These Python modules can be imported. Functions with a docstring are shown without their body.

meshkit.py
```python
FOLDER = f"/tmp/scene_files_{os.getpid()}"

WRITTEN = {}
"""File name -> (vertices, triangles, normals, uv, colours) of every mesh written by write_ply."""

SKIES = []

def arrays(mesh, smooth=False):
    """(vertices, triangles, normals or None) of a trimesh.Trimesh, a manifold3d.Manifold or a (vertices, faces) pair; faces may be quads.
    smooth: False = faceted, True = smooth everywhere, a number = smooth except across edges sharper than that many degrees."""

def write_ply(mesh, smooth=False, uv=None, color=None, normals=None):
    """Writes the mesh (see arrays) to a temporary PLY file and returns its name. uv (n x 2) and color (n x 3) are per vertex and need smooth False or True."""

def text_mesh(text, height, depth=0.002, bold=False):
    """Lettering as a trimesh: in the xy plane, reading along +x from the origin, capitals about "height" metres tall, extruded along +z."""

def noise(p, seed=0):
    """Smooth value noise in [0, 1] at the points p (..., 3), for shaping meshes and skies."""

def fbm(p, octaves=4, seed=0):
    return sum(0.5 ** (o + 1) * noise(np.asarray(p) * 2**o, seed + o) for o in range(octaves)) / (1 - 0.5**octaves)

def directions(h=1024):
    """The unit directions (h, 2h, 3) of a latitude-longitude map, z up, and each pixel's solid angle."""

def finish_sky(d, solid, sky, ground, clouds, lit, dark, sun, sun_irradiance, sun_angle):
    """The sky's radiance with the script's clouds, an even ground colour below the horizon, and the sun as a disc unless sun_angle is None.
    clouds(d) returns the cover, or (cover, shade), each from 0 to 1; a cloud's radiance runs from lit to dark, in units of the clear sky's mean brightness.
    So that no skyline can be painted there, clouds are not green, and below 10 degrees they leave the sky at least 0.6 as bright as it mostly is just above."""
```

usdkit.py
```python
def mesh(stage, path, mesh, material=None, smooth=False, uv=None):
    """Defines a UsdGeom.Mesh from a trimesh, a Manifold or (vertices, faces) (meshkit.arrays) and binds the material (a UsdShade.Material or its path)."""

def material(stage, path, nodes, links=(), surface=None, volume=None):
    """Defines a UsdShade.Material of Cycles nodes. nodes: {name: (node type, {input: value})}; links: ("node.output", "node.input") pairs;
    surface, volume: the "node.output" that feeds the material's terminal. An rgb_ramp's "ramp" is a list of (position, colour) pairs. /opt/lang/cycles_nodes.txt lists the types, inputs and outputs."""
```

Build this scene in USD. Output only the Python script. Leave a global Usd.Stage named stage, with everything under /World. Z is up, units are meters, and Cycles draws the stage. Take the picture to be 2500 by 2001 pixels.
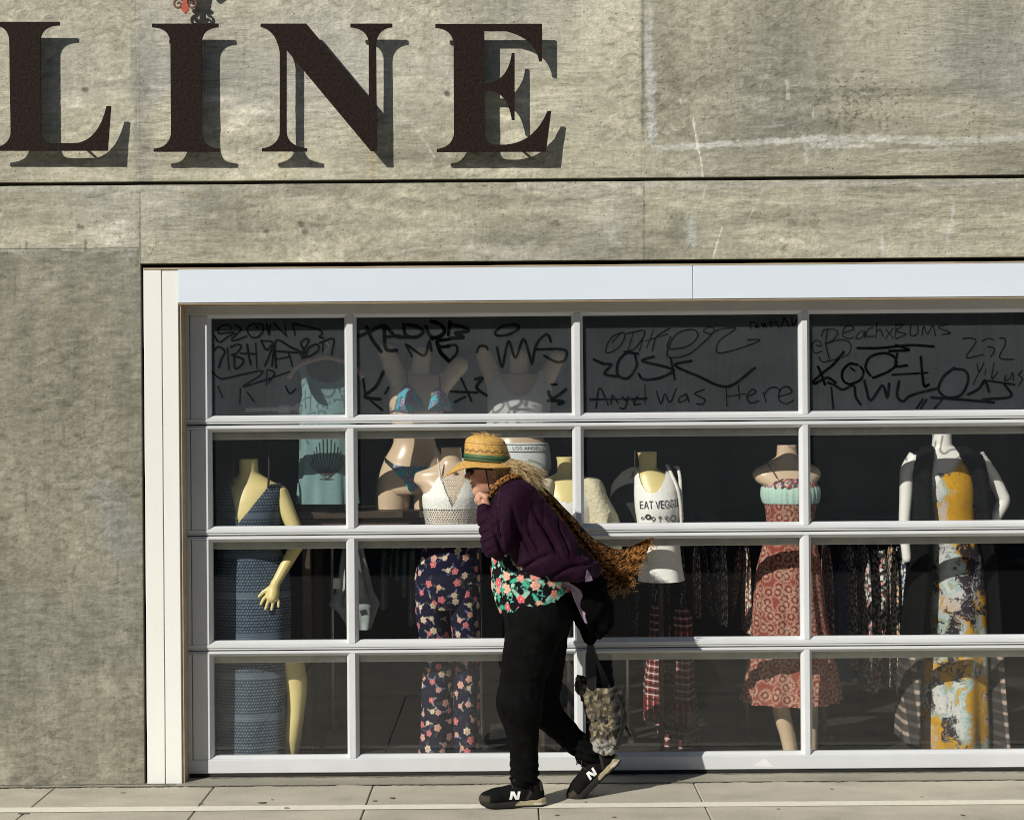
import math, random
import numpy as np, trimesh, usdkit, meshkit
from pxr import Usd, UsdGeom, UsdLux, UsdShade, Gf, Sdf, Vt
from shapely.geometry import Polygon, LineString, MultiLineString
from shapely.ops import unary_union
from scipy.spatial import cKDTree
from scipy.interpolate import PchipInterpolator

stage = Usd.Stage.CreateInMemory()
UsdGeom.SetStageUpAxis(stage, UsdGeom.Tokens.z)
UsdGeom.SetStageMetersPerUnit(stage, 1.0)
UsdGeom.Xform.Define(stage, '/World'); UsdGeom.Scope.Define(stage, '/World/Looks')

# ------------------------------------------------------------------ camera, sky, sun, exposure
EYE, CAMZ, FPX, ROLL = 6.9, 1.70, 3622.0, math.radians(0.45)
cam = UsdGeom.Camera.Define(stage, '/World/camera')
cr, sr = math.cos(ROLL), math.sin(ROLL)
cam.AddTransformOp().Set(Gf.Matrix4d(cr, 0, -sr, 0, sr, 0, cr, 0, 0, -1, 0, 0, 0, -EYE, CAMZ, 1))
cam.CreateHorizontalApertureAttr(36.0); cam.CreateVerticalApertureAttr(36.0 * 819 / 1024)
cam.CreateFocalLengthAttr(36.0 * FPX / 2500); cam.CreateClippingRangeAttr(Gf.Vec2f(0.05, 2000))
EXPOSURE = -0.1
cam.CreateExposureAttr(EXPOSURE)
SUN = np.array([-0.95, -1.0, 0.87]); SUN /= np.linalg.norm(SUN)
ELEV, ROT = math.asin(SUN[2]), math.atan2(SUN[0], SUN[1])
dome = UsdLux.DomeLight.Define(stage, '/World/sky')
sky = usdkit.material(stage, '/World/Looks/sky_look', {
    's': ('sky_texture', {'sky_type': 'single_scattering', 'sun_disc': False, 'sun_elevation': ELEV, 'sun_rotation': ROT, 'air_density': 1.0, 'aerosol_density': 0.4}),
    'b': ('background_shader', {'strength': 0.05})}, [('s.color', 'b.color')], surface='b.background')
UsdShade.MaterialBindingAPI.Apply(dome.GetPrim()).Bind(sky)
sun = UsdLux.DistantLight.Define(stage, '/World/sun')
sun.CreateIntensityAttr(1.25); sun.CreateAngleAttr(0.5); sun.CreateColorAttr(Gf.Vec3f(1.0, 0.95, 0.85))
sun.CreateNormalizeAttr(True)
zax = SUN; xax = np.cross([0, 0, 1.0], zax); xax /= np.linalg.norm(xax); yax = np.cross(zax, xax)
sun.AddTransformOp().Set(Gf.Matrix4d(*xax, 0, *yax, 0, *zax, 0, 0, 0, 10, 1))

# ------------------------------------------------------------------ helpers
def W(px, py, y):
    """the point at depth y that stands at this place of the photograph (2500 wide)"""
    a, b = (px - 1250.0) / FPX, (1000.5 - py) / FPX
    d = y + EYE
    return np.array([d * (a * cr + b * sr), y, CAMZ + d * (b * cr - a * sr)])
def PX(v):
    v = np.asarray(v, float); d = v[:, 1] + EYE
    a, b = v[:, 0] / d, (v[:, 2] - CAMZ) / d
    return 1250 + FPX * (a * cr - b * sr), 1000.5 - FPX * (b * cr + a * sr)
used, base_of = {}, {}
def numbered(parent, name):
    k = (parent, name); n = used.get(k, 0); used[k] = n + 1
    return name if n == 0 else f'{name}_{n:03d}'
def tag(prim, label=None, cat=None, group=None, kind=None):
    for k, v in (('label', label), ('category', cat), ('group', group), ('kind', kind)):
        if v: prim.SetCustomDataByKey(k, v)
    return prim
def thing(name, label, cat, base=(0, 0, 0), group=None, kind=None):
    p = '/World/' + numbered('/World', name)
    x = UsdGeom.Xform.Define(stage, p); x.AddTranslateOp().Set(Gf.Vec3d(*map(float, base)))
    base_of[p] = np.asarray(base, float)
    tag(x.GetPrim(), label, cat, group, kind)
    return p
def obj(name, mesh, m, parent='/World', smooth=False, paint=None, label=None, cat=None, group=None, kind=None, st=None):
    p = parent + '/' + numbered(parent, name)
    root = '/'.join(p.split('/')[:3])
    v, f, n = meshkit.arrays(mesh, smooth)
    v = v - base_of.get(root, np.zeros(3))
    pm_ = usdkit.mesh(stage, p, (v, f), m, smooth=False)
    if n is not None:
        pm_.CreateNormalsAttr(Vt.Vec3fArray.FromNumpy(n.astype(np.float32))); pm_.SetNormalsInterpolation('vertex')
    if paint is not None:
        assert len(paint) == len(v), (name, len(paint), len(v))
        UsdGeom.PrimvarsAPI(pm_).CreatePrimvar('paint', Sdf.ValueTypeNames.Color3fArray, 'vertex').Set(Vt.Vec3fArray.FromNumpy(np.asarray(paint, np.float32)))
    if st is not None:
        UsdGeom.PrimvarsAPI(pm_).CreatePrimvar('flow', Sdf.ValueTypeNames.Color3fArray, 'vertex').Set(Vt.Vec3fArray.FromNumpy(np.asarray(st, np.float32)))
    tag(pm_.GetPrim(), label, cat, group, kind)
    return p
cat_ = trimesh.util.concatenate
def box(x0, x1, y0, y1, z0, z1):
    return trimesh.creation.box(bounds=[[min(x0, x1), min(y0, y1), min(z0, z1)], [max(x0, x1), max(y0, y1), max(z0, z1)]])
def cbox(x0, x1, y0, y1, z0, z1, c=0.003):
    """box with chamfered edges"""
    lo, hi = np.array([min(x0, x1), min(y0, y1), min(z0, z1)]), np.array([max(x0, x1), max(y0, y1), max(z0, z1)])
    c = min(c, *((hi - lo) / 3))
    pts = []
    for s in np.ndindex(2, 2, 2):
        for k in range(3):
            q = np.where(np.array(s) == 1, hi, lo) + np.where(np.array(s) == 1, -c, c)
            q[k] = hi[k] if s[k] else lo[k]
            pts.append(q)
    return trimesh.convex.convex_hull(np.array(pts))
def tube(pts, r, sides=8, cap=True):
    p = np.asarray(pts, float); n = len(p); r = np.broadcast_to(r, (n,))
    t = np.gradient(p, axis=0); t /= np.linalg.norm(t, axis=1, keepdims=True) + 1e-12
    a = np.zeros_like(p); ref = np.array([0, 0, 1.0]) if abs(t[0, 2]) < .9 else np.array([1.0, 0, 0])
    for i in range(n):
        ref = ref - t[i] * np.dot(ref, t[i]); ref /= np.linalg.norm(ref) + 1e-12; a[i] = ref
    b = np.cross(t, a); ang = np.arange(sides) * 2 * np.pi / sides
    v = p[:, None] + r[:, None, None] * (np.cos(ang)[None, :, None] * a[:, None] + np.sin(ang)[None, :, None] * b[:, None])
    v = v.reshape(-1, 3); f = []
    for i in range(n - 1):
        for j in range(sides):
            k = (j + 1) % sides; A, B, C, D = i * sides + j, i * sides + k, (i + 1) * sides + k, (i + 1) * sides + j
            f += [[A, B, C], [A, C, D]]
    if cap:
        v = np.vstack([v, p[:1], p[-1:]]); q = len(v)
        for j in range(sides):
            k = (j + 1) % sides
            f += [[q - 2, k, j], [q - 1, (n - 1) * sides + j, (n - 1) * sides + k]]
    return trimesh.Trimesh(v, np.array(f), process=False)
def cr_spline(pts, n=8):
    p = np.asarray(pts, float)
    if len(p) < 3: return p
    q = np.vstack([2 * p[0] - p[1], p, 2 * p[-1] - p[-2]]); out = []
    for i in range(1, len(q) - 2):
        for t in np.linspace(0, 1, n, endpoint=False):
            out.append(.5 * (2 * q[i] + (q[i+1] - q[i-1]) * t + (2*q[i-1] - 5*q[i] + 4*q[i+1] - q[i+2]) * t*t + (3*q[i] - q[i-1] - 3*q[i+1] + q[i+2]) * t**3))
    return np.array(out + [p[-1]])
def extrude_y(shape, y0, y1):
    """a shapely shape in (x, z) made a plate between depths y0 (front) and y1"""
    out = []
    for g in getattr(shape, 'geoms', [shape]):
        if g.is_empty or g.area < 1e-9: continue
        m = trimesh.creation.extrude_polygon(g, abs(y1 - y0), engine='earcut')
        v = m.vertices.copy(); m.vertices = np.c_[v[:, 0], max(y0, y1) - v[:, 2], v[:, 1]]
        out.append(m)
    return cat_(out)

# --- signed distances and surface nets
def ball(p, c, r): return np.linalg.norm(p - c, axis=1) - r
def ell(p, c, r, R=None):
    q = p - c
    if R is not None: q = q @ R
    r = np.asarray(r, float)
    k0 = np.linalg.norm(q / r, axis=1); k1 = np.linalg.norm(q / r**2, axis=1)
    return k0 * (k0 - 1) / np.maximum(k1, 1e-9)
def cone(p, a, b, ra, rb):
    a, b = np.asarray(a, float), np.asarray(b, float)
    ab = b - a; h = np.clip(((p - a) @ ab) / (ab @ ab), 0, 1)
    return np.linalg.norm(p - a - h[:, None] * ab, axis=1) - (ra + (rb - ra) * h)
def smin(a, b, k):
    h = np.maximum(k - np.abs(a - b), 0) / k
    return np.minimum(a, b) - h * h * k * .25
def smax(a, b, k): return -smin(-a, -b, k)
def nets(f, lo, hi, h):
    lo, hi = np.asarray(lo, float), np.asarray(hi, float)
    n = np.ceil((hi - lo) / h).astype(int) + 1
    ax = [lo[k] + h * np.arange(n[k]) for k in range(3)]
    P = np.stack(np.meshgrid(*ax, indexing='ij'), -1)
    V = np.concatenate([f(s) for s in np.array_split(P.reshape(-1, 3), max(1, P.size // 600000))]).reshape(n)
    S = V < 0
    acc = np.zeros(tuple(n - 1) + (3,)); cnt = np.zeros(tuple(n - 1))
    crossings = {}
    for k in range(3):
        o = [k, (k + 1) % 3, (k + 2) % 3]
        lo_ = [slice(None)] * 3; hi_ = [slice(None)] * 3; lo_[k] = slice(0, -1); hi_[k] = slice(1, None)
        a, b = V[tuple(lo_)], V[tuple(hi_)]
        cr_ = (a < 0) != (b < 0)
        idx = np.argwhere(cr_); crossings[k] = idx
        t = a[cr_] / (a[cr_] - b[cr_])
        pos = lo + h * idx.astype(float); pos[:, k] += h * t
        for d1 in (0, -1):
            for d2 in (0, -1):
                c = idx.copy(); c[:, o[1]] += d1; c[:, o[2]] += d2
                ok = np.all((c >= 0) & (c < n - 1), axis=1)
                cc = c[ok]; np.add.at(acc, tuple(cc.T), pos[ok]); np.add.at(cnt, tuple(cc.T), 1)
    has = cnt > 0; ids = -np.ones(tuple(n - 1), int); ids[has] = np.arange(has.sum())
    verts = acc[has] / cnt[has][:, None]
    faces = []
    for k in range(3):
        i1, i2 = (k + 1) % 3, (k + 2) % 3
        idx = crossings[k]; ok = (idx[:, i1] > 0) & (idx[:, i2] > 0) & (idx[:, i1] < n[i1] - 1) & (idx[:, i2] < n[i2] - 1)
        idx = idx[ok]
        def at(d1, d2):
            c = idx.copy(); c[:, i1] += d1; c[:, i2] += d2
            return ids[tuple(c.T)]
        q = np.stack([at(-1, -1), at(0, -1), at(0, 0), at(-1, 0)], 1)
        flip = ~S[tuple(idx.T)]
        q[flip] = q[flip][:, ::-1]
        faces.append(q)
    q = np.vstack(faces); q = q[np.all(q >= 0, axis=1)]
    return trimesh.Trimesh(verts, np.vstack([q[:, [0, 1, 2]], q[:, [0, 2, 3]]]), process=False)
def normals(m): return meshkit.arrays(m, True)[2]
def wrinkle(m, amp, scale, seed=0, aniso=(1, 1, 1)):
    n = normals(m); q = m.vertices * np.array(aniso) / scale
    w = meshkit.fbm(q, 3, seed); w = 1 - np.abs(2 * w - 1) * 2
    m.vertices = m.vertices + n * (amp * (w - .3))[:, None]
    return m

# --- silhouettes lofted into solids
def sil(rows, Y, nu=96, dz=.006, fold=None, exp=2.0, caps=(True, True), slope=None):
    """rows: (photo y, left x, right x, half depth in metres[, depth offset]) -> a closed or open tube of elliptical rings. Returns mesh, u, v (metres along the cloth)."""
    r = np.array([list(q) + [0.0] * (5 - len(q)) for q in rows], float)
    z0, z1 = W(1250, r[0, 0], Y)[2], W(1250, r[-1, 0], Y)[2]
    n = max(4, int(abs(z1 - z0) / dz)); py = np.linspace(r[0, 0], r[-1, 0], n)
    F = [PchipInterpolator(r[:, 0], r[:, k])(py) for k in range(1, 5)]
    L = np.array([W(F[0][i], py[i], Y) for i in range(n)]); R = np.array([W(F[1][i], py[i], Y) for i in range(n)])
    c = (L + R) / 2; a = np.linalg.norm(R - L, axis=1) / 2; b = F[2]; off = F[3]
    th = np.arange(nu) * 2 * np.pi / nu
    ct, s_ = np.cos(th), np.sin(th)
    ce, se = np.sign(ct) * np.abs(ct) ** (2 / exp), np.sign(s_) * np.abs(s_) ** (2 / exp)
    T = np.linspace(0, 1, n)
    m = np.ones((n, nu))
    if fold:
        for (k, a0, a1, ph, tw) in fold:
            amp = a0 + (a1 - a0) * T ** 1.3
            m += amp[:, None] * np.sin(k * th[None] + ph + tw * T[:, None] * 3 + .6 * np.sin(2 * th[None] + ph))
    X = c[:, 0][:, None] + a[:, None] * ce[None] * m
    Yv = (Y + off)[:, None] - b[:, None] * se[None] * m
    Z = np.repeat(c[:, 2][:, None], nu, 1)
    if slope is not None: Z = Z + slope(th[None], T[:, None])
    v = np.stack([X, Yv, Z], -1)
    seg = np.linalg.norm(np.roll(v, -1, axis=1) - v, axis=2); u = np.concatenate([np.zeros((n, 1)), np.cumsum(seg, 1)[:, :-1]], 1)
    u -= u[:, [nu // 4]]
    vv = np.repeat((c[0, 2] - c[:, 2])[:, None], nu, 1)
    i, j = np.meshgrid(np.arange(n - 1), np.arange(nu), indexing='ij'); k = (j + 1) % nu
    A, B, C, D = i * nu + j, i * nu + k, (i + 1) * nu + k, (i + 1) * nu + j
    f = np.vstack([np.stack([A, C, D], -1).reshape(-1, 3), np.stack([A, B, C], -1).reshape(-1, 3)])
    v = v.reshape(-1, 3); u = u.ravel(); vv = vv.ravel()
    for e, on in ((0, caps[0]), (n - 1, caps[1])):
        if on:
            v = np.vstack([v, v[e * nu:(e + 1) * nu].mean(0)]); u = np.r_[u, 0]; vv = np.r_[vv, vv[e * nu]]
            q = len(v) - 1; jj = np.arange(nu); kk = (jj + 1) % nu
            tri = np.stack([np.full(nu, q), e * nu + jj, e * nu + kk], -1)
            f = np.vstack([f, tri[:, ::-1] if e == 0 else tri])
    return trimesh.Trimesh(v, f, process=False), u, vv
def cut(m, keep, *arrs):
    """keeps the faces whose vertices are all kept"""
    f = m.faces[np.all(keep[m.faces], axis=1)]
    idx = np.unique(f); re = -np.ones(len(m.vertices), int); re[idx] = np.arange(len(idx))
    return (trimesh.Trimesh(m.vertices[idx], re[f], process=False), *[a[idx] for a in arrs])
def sheet(Lp, Rp, yL, yR, n=80, m=30, wave=None, thick=.002):
    """cloth between two edges given in photo points, with depths; thickened. returns mesh, s, t"""
    def res(P, Y):
        P = cr_spline(P, 10); d = np.r_[0, np.cumsum(np.linalg.norm(np.diff(P, axis=0), axis=1))]; d /= d[-1]
        s = np.linspace(0, 1, n); x, y = np.interp(s, d, P[:, 0]), np.interp(s, d, P[:, 1])
        Yk = np.interp(s, np.linspace(0, 1, len(Y)), Y)
        return np.array([W(x[i], y[i], Yk[i]) for i in range(n)])
    A, B = res(Lp, yL), res(Rp, yR)
    t = np.linspace(0, 1, m); s = np.linspace(0, 1, n)
    P = A[:, None] * (1 - t)[None, :, None] + B[:, None] * t[None, :, None]
    if wave is not None: P = P + wave(s[:, None], t[None])
    v = P.reshape(-1, 3); i, j = np.meshgrid(np.arange(n - 1), np.arange(m - 1), indexing='ij')
    q = np.stack([i*m + j, i*m + j + 1, (i+1)*m + j + 1, (i+1)*m + j], -1).reshape(-1, 4)
    f = np.vstack([q[:, [0, 1, 2]], q[:, [0, 2, 3]]])
    N = meshkit.arrays((v, f), True)[2]; k = len(v)
    v2 = np.vstack([v, v + N * thick]); fb = f[:, ::-1]
    rim = np.r_[[x for x in range(m)], [x * m + m - 1 for x in range(1, n)], [(n-1)*m + x for x in range(m - 2, -1, -1)], [x * m for x in range(n - 2, 0, -1)]].astype(int)
    r2 = np.roll(rim, -1)
    side = np.vstack([np.stack([rim, rim + k, r2 + k], 1), np.stack([rim, r2 + k, r2], 1)])
    S, T = np.repeat(s[:, None], m, 1).ravel(), np.repeat(t[None], n, 0).ravel()
    return trimesh.Trimesh(v2, np.vstack([fb + 0, f + k, side]), process=False), np.r_[S, S], np.r_[T, T]
def on_front(m, pts2, dy=.002):
    """depth of a surface's camera side at (x, z) places"""
    n = normals(m); fr = n[:, 1] < -.05
    v = m.vertices[fr]; t = cKDTree(v[:, [0, 2]]); d, i = t.query(pts2, k=4)
    w = 1 / (d + 1e-4); y = (v[i, 1] * w).sum(1) / w.sum(1)
    return y - dy
def stick(m, shape, dy=.002, th=.001, step=.01):
    """a flat shape in (x, z) laid on the camera side of m as a thin print"""
    out = []
    shape = shape.segmentize(step)
    for g in getattr(shape, 'geoms', [shape]):
        if g.is_empty or g.area < 1e-8: continue
        try: e = trimesh.creation.extrude_polygon(g, th, engine='earcut')
        except Exception: continue
        v = e.vertices.copy(); y = on_front(m, v[:, :2], dy)
        e.vertices = np.c_[v[:, 0], y - v[:, 2], v[:, 1]]; out.append(e)
    return cat_(out)
def pxline(pts, y, ox=0, oy=0, s=1.0, smooth=True):
    """a pen stroke read from an enlargement (origin ox, oy; scale s) as x, z points at depth y"""
    p = np.array(pts, float) / s + np.array([ox, oy])
    if smooth and len(p) > 2: p = cr_spline(p, 6)
    return [tuple(W(a, b, y)[[0, 2]]) for a, b in p]

# ------------------------------------------------------------------ materials
def lk(n): return '/World/Looks/' + n
def simple(name, col, rough=.5, var=.12, vs=14., bump=0., bs=120., detail=4., scl=(1, 1, 1), **kw):
    c = np.array(col, float)
    nodes = {'tc': ('texture_coordinate', {}), 'mp': ('mapping', {'scale': scl}), 'n': ('noise_texture', {'scale': vs, 'detail': detail, 'roughness': .6}),
             'r': ('rgb_ramp', {'ramp': [(.36, tuple(c * (1 - var))), (.64, tuple(np.minimum(c * (1 + var), .95)))]}),
             'p': ('principled_bsdf', {'roughness': rough, **kw})}
    links = [('tc.object', 'mp.vector'), ('mp.vector', 'n.vector'), ('n.fac', 'r.fac'), ('r.color', 'p.base_color')]
    if bump:
        nodes['n2'] = ('noise_texture', {'scale': bs, 'detail': 3.}); nodes['b'] = ('bump', {'strength': bump, 'distance': .002})
        links += [('mp.vector', 'n2.vector'), ('n2.fac', 'b.height'), ('b.normal', 'p.normal')]
    return usdkit.material(stage, lk(name), nodes, links, surface='p.BSDF')
def stained(name, col):
    c = np.array(col); k = lambda f: tuple(c * f)
    return usdkit.material(stage, lk(name), {'tc': ('texture_coordinate', {}), 'n1': ('noise_texture', {'scale': 3.2, 'detail': 7., 'roughness': .65}), 'n2': ('noise_texture', {'scale': 160., 'detail': 3.}),
        'mp': ('mapping', {'scale': (1., 3., 1.)}), 'n3': ('noise_texture', {'scale': 1.4, 'detail': 4., 'distortion': .6}),
        'r1': ('rgb_ramp', {'ramp': [(.3, k(.80)), (.45, k(.97)), (.6, k(1.05)), (.72, k(1.13))]}), 'r2': ('map_range', {'value': 0., 'from_min': .3, 'from_max': .7, 'to_min': .86, 'to_max': 1.12}), 'r3': ('map_range', {'value': 0., 'from_min': .35, 'from_max': .65, 'to_min': .86, 'to_max': 1.06, 'clamp': True}),
        'x1': ('mix', {'mix_type': 'multiply', 'fac': 1.}), 'x2': ('mix', {'mix_type': 'multiply', 'fac': 1.}), 'b': ('bump', {'strength': .35, 'distance': .003}), 'p': ('principled_bsdf', {'roughness': .85, 'specular_ior_level': .3})},
        [('tc.object', 'n1.vector'), ('tc.object', 'n2.vector'), ('tc.object', 'mp.vector'), ('mp.vector', 'n3.vector'), ('n1.fac', 'r1.fac'), ('n2.fac', 'r2.value'), ('n3.fac', 'r3.value'), ('r1.color', 'x1.color1'), ('r2.result', 'x1.color2'),
         ('x1.color', 'x2.color1'), ('r3.result', 'x2.color2'), ('x2.color', 'p.base_color'), ('n2.fac', 'b.height'), ('b.normal', 'p.normal')], surface='p.BSDF')
def painted(name, rough=.8, var=.12, vs=90., bump=.15, bs=350., trans=0., **kw):
    nodes = {'a': ('attribute', {'attribute': 'paint'}), 'tc': ('texture_coordinate', {}), 'n': ('noise_texture', {'scale': vs, 'detail': 3.}),
             'mr': ('map_range', {'value': 0., 'from_min': .2, 'from_max': .8, 'to_min': 1 - var, 'to_max': 1 + var}),
             'm': ('mix', {'mix_type': 'multiply', 'fac': 1.}), 'n2': ('noise_texture', {'scale': bs, 'detail': 2.}), 'b': ('bump', {'strength': bump, 'distance': .002}),
             'p': ('principled_bsdf', {'roughness': rough, **kw})}
    links = [('tc.object', 'n.vector'), ('tc.object', 'n2.vector'), ('n.fac', 'mr.value'), ('a.color', 'm.color1'), ('mr.result', 'm.color2'), ('m.color', 'p.base_color'),
             ('n2.fac', 'b.height'), ('b.normal', 'p.normal')]
    surf = 'p.BSDF'
    if trans:
        nodes['t'] = ('diffuse_bsdf', {}); nodes['t'] = ('diffuse_bsdf', {})
        nodes['tl'] = ('translucent_bsdf', {}); nodes['mx'] = ('mix_closure', {'fac': trans})
        links += [('m.color', 'tl.color'), ('p.BSDF', 'mx.closure1'), ('tl.BSDF', 'mx.closure2')]; surf = 'mx.closure'; del nodes['t']
    return usdkit.material(stage, lk(name), nodes, links, surface=surf)
def glass(name, dust_and_glare, tint=(.985, .99, .985), streak=1.0):
    return usdkit.material(stage, lk(name), {
        'tc': ('texture_coordinate', {}), 'n': ('noise_texture', {'scale': 3.5, 'detail': 5., 'roughness': .65}),
        'n2': ('noise_texture', {'scale': 260., 'detail': 2.}), 'mp': ('mapping', {'scale': (60., 1., 2.)}), 'n3': ('noise_texture', {'scale': 1., 'detail': 3.}),
        'r': ('map_range', {'value': 0., 'from_min': .25, 'from_max': .75, 'to_min': dust_and_glare * .72, 'to_max': dust_and_glare * 1.2}),
        'r2': ('map_range', {'value': 0., 'from_min': .3, 'from_max': .7, 'to_min': .85, 'to_max': 1.15}),
        'r3': ('map_range', {'value': 0., 'from_min': .3, 'from_max': .7, 'to_min': .9, 'to_max': 1.1}),
        'k': ('math', {'math_type': 'multiply', 'value1': 0., 'value2': 0.}), 'k2': ('math', {'math_type': 'multiply', 'value1': 0., 'value2': 0.}),
        't': ('transparent_bsdf', {'color': tint}), 'g': ('glossy_bsdf', {'color': (.9, .9, .9), 'roughness': .015}), 'fr': ('layer_weight', {'blend': .5}), 'pw': ('math', {'math_type': 'power', 'value1': 0., 'value2': 5.}), 'sc': ('math', {'math_type': 'multiply_add', 'value1': 0., 'value2': .95, 'value3': .035}),
        'm1': ('mix_closure', {'fac': .05}), 'd': ('diffuse_bsdf', {'color': (.43, .48, .53)}), 'm2': ('mix_closure', {'fac': .05})},
        [('tc.object', 'n.vector'), ('tc.object', 'n2.vector'), ('tc.object', 'mp.vector'), ('mp.vector', 'n3.vector'), ('n.fac', 'r.value'), ('n2.fac', 'r2.value'), ('n3.fac', 'r3.value'),
         ('r.result', 'k.value1'), ('r2.result', 'k.value2'), ('k.value', 'k2.value1'), ('r3.result', 'k2.value2'),
         ('fr.facing', 'pw.value1'), ('pw.value', 'sc.value1'), ('sc.value', 'm1.fac'), ('t.BSDF', 'm1.closure1'), ('g.BSDF', 'm1.closure2'), ('k2.value', 'm2.fac'), ('m1.closure', 'm2.closure1'), ('d.BSDF', 'm2.closure2')], surface='m2.closure')
def ink_mat(name, opacity, col=(.004, .005, .006)):
    return usdkit.material(stage, lk(name), {'t': ('transparent_bsdf', {'color': (.75, .77, .77)}), 'd': ('diffuse_bsdf', {'color': col}),
        'tc': ('texture_coordinate', {}), 'n': ('noise_texture', {'scale': 22., 'detail': 6., 'roughness': .75}), 'r': ('map_range', {'value': 0., 'from_min': .34, 'from_max': .62, 'to_min': opacity * .22, 'to_max': opacity, 'clamp': True}),
        'm': ('mix_closure', {'fac': opacity})}, [('tc.object', 'n.vector'), ('n.fac', 'r.value'), ('r.result', 'm.fac'), ('t.BSDF', 'm.closure1'), ('d.BSDF', 'm.closure2')], surface='m.closure')
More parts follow.
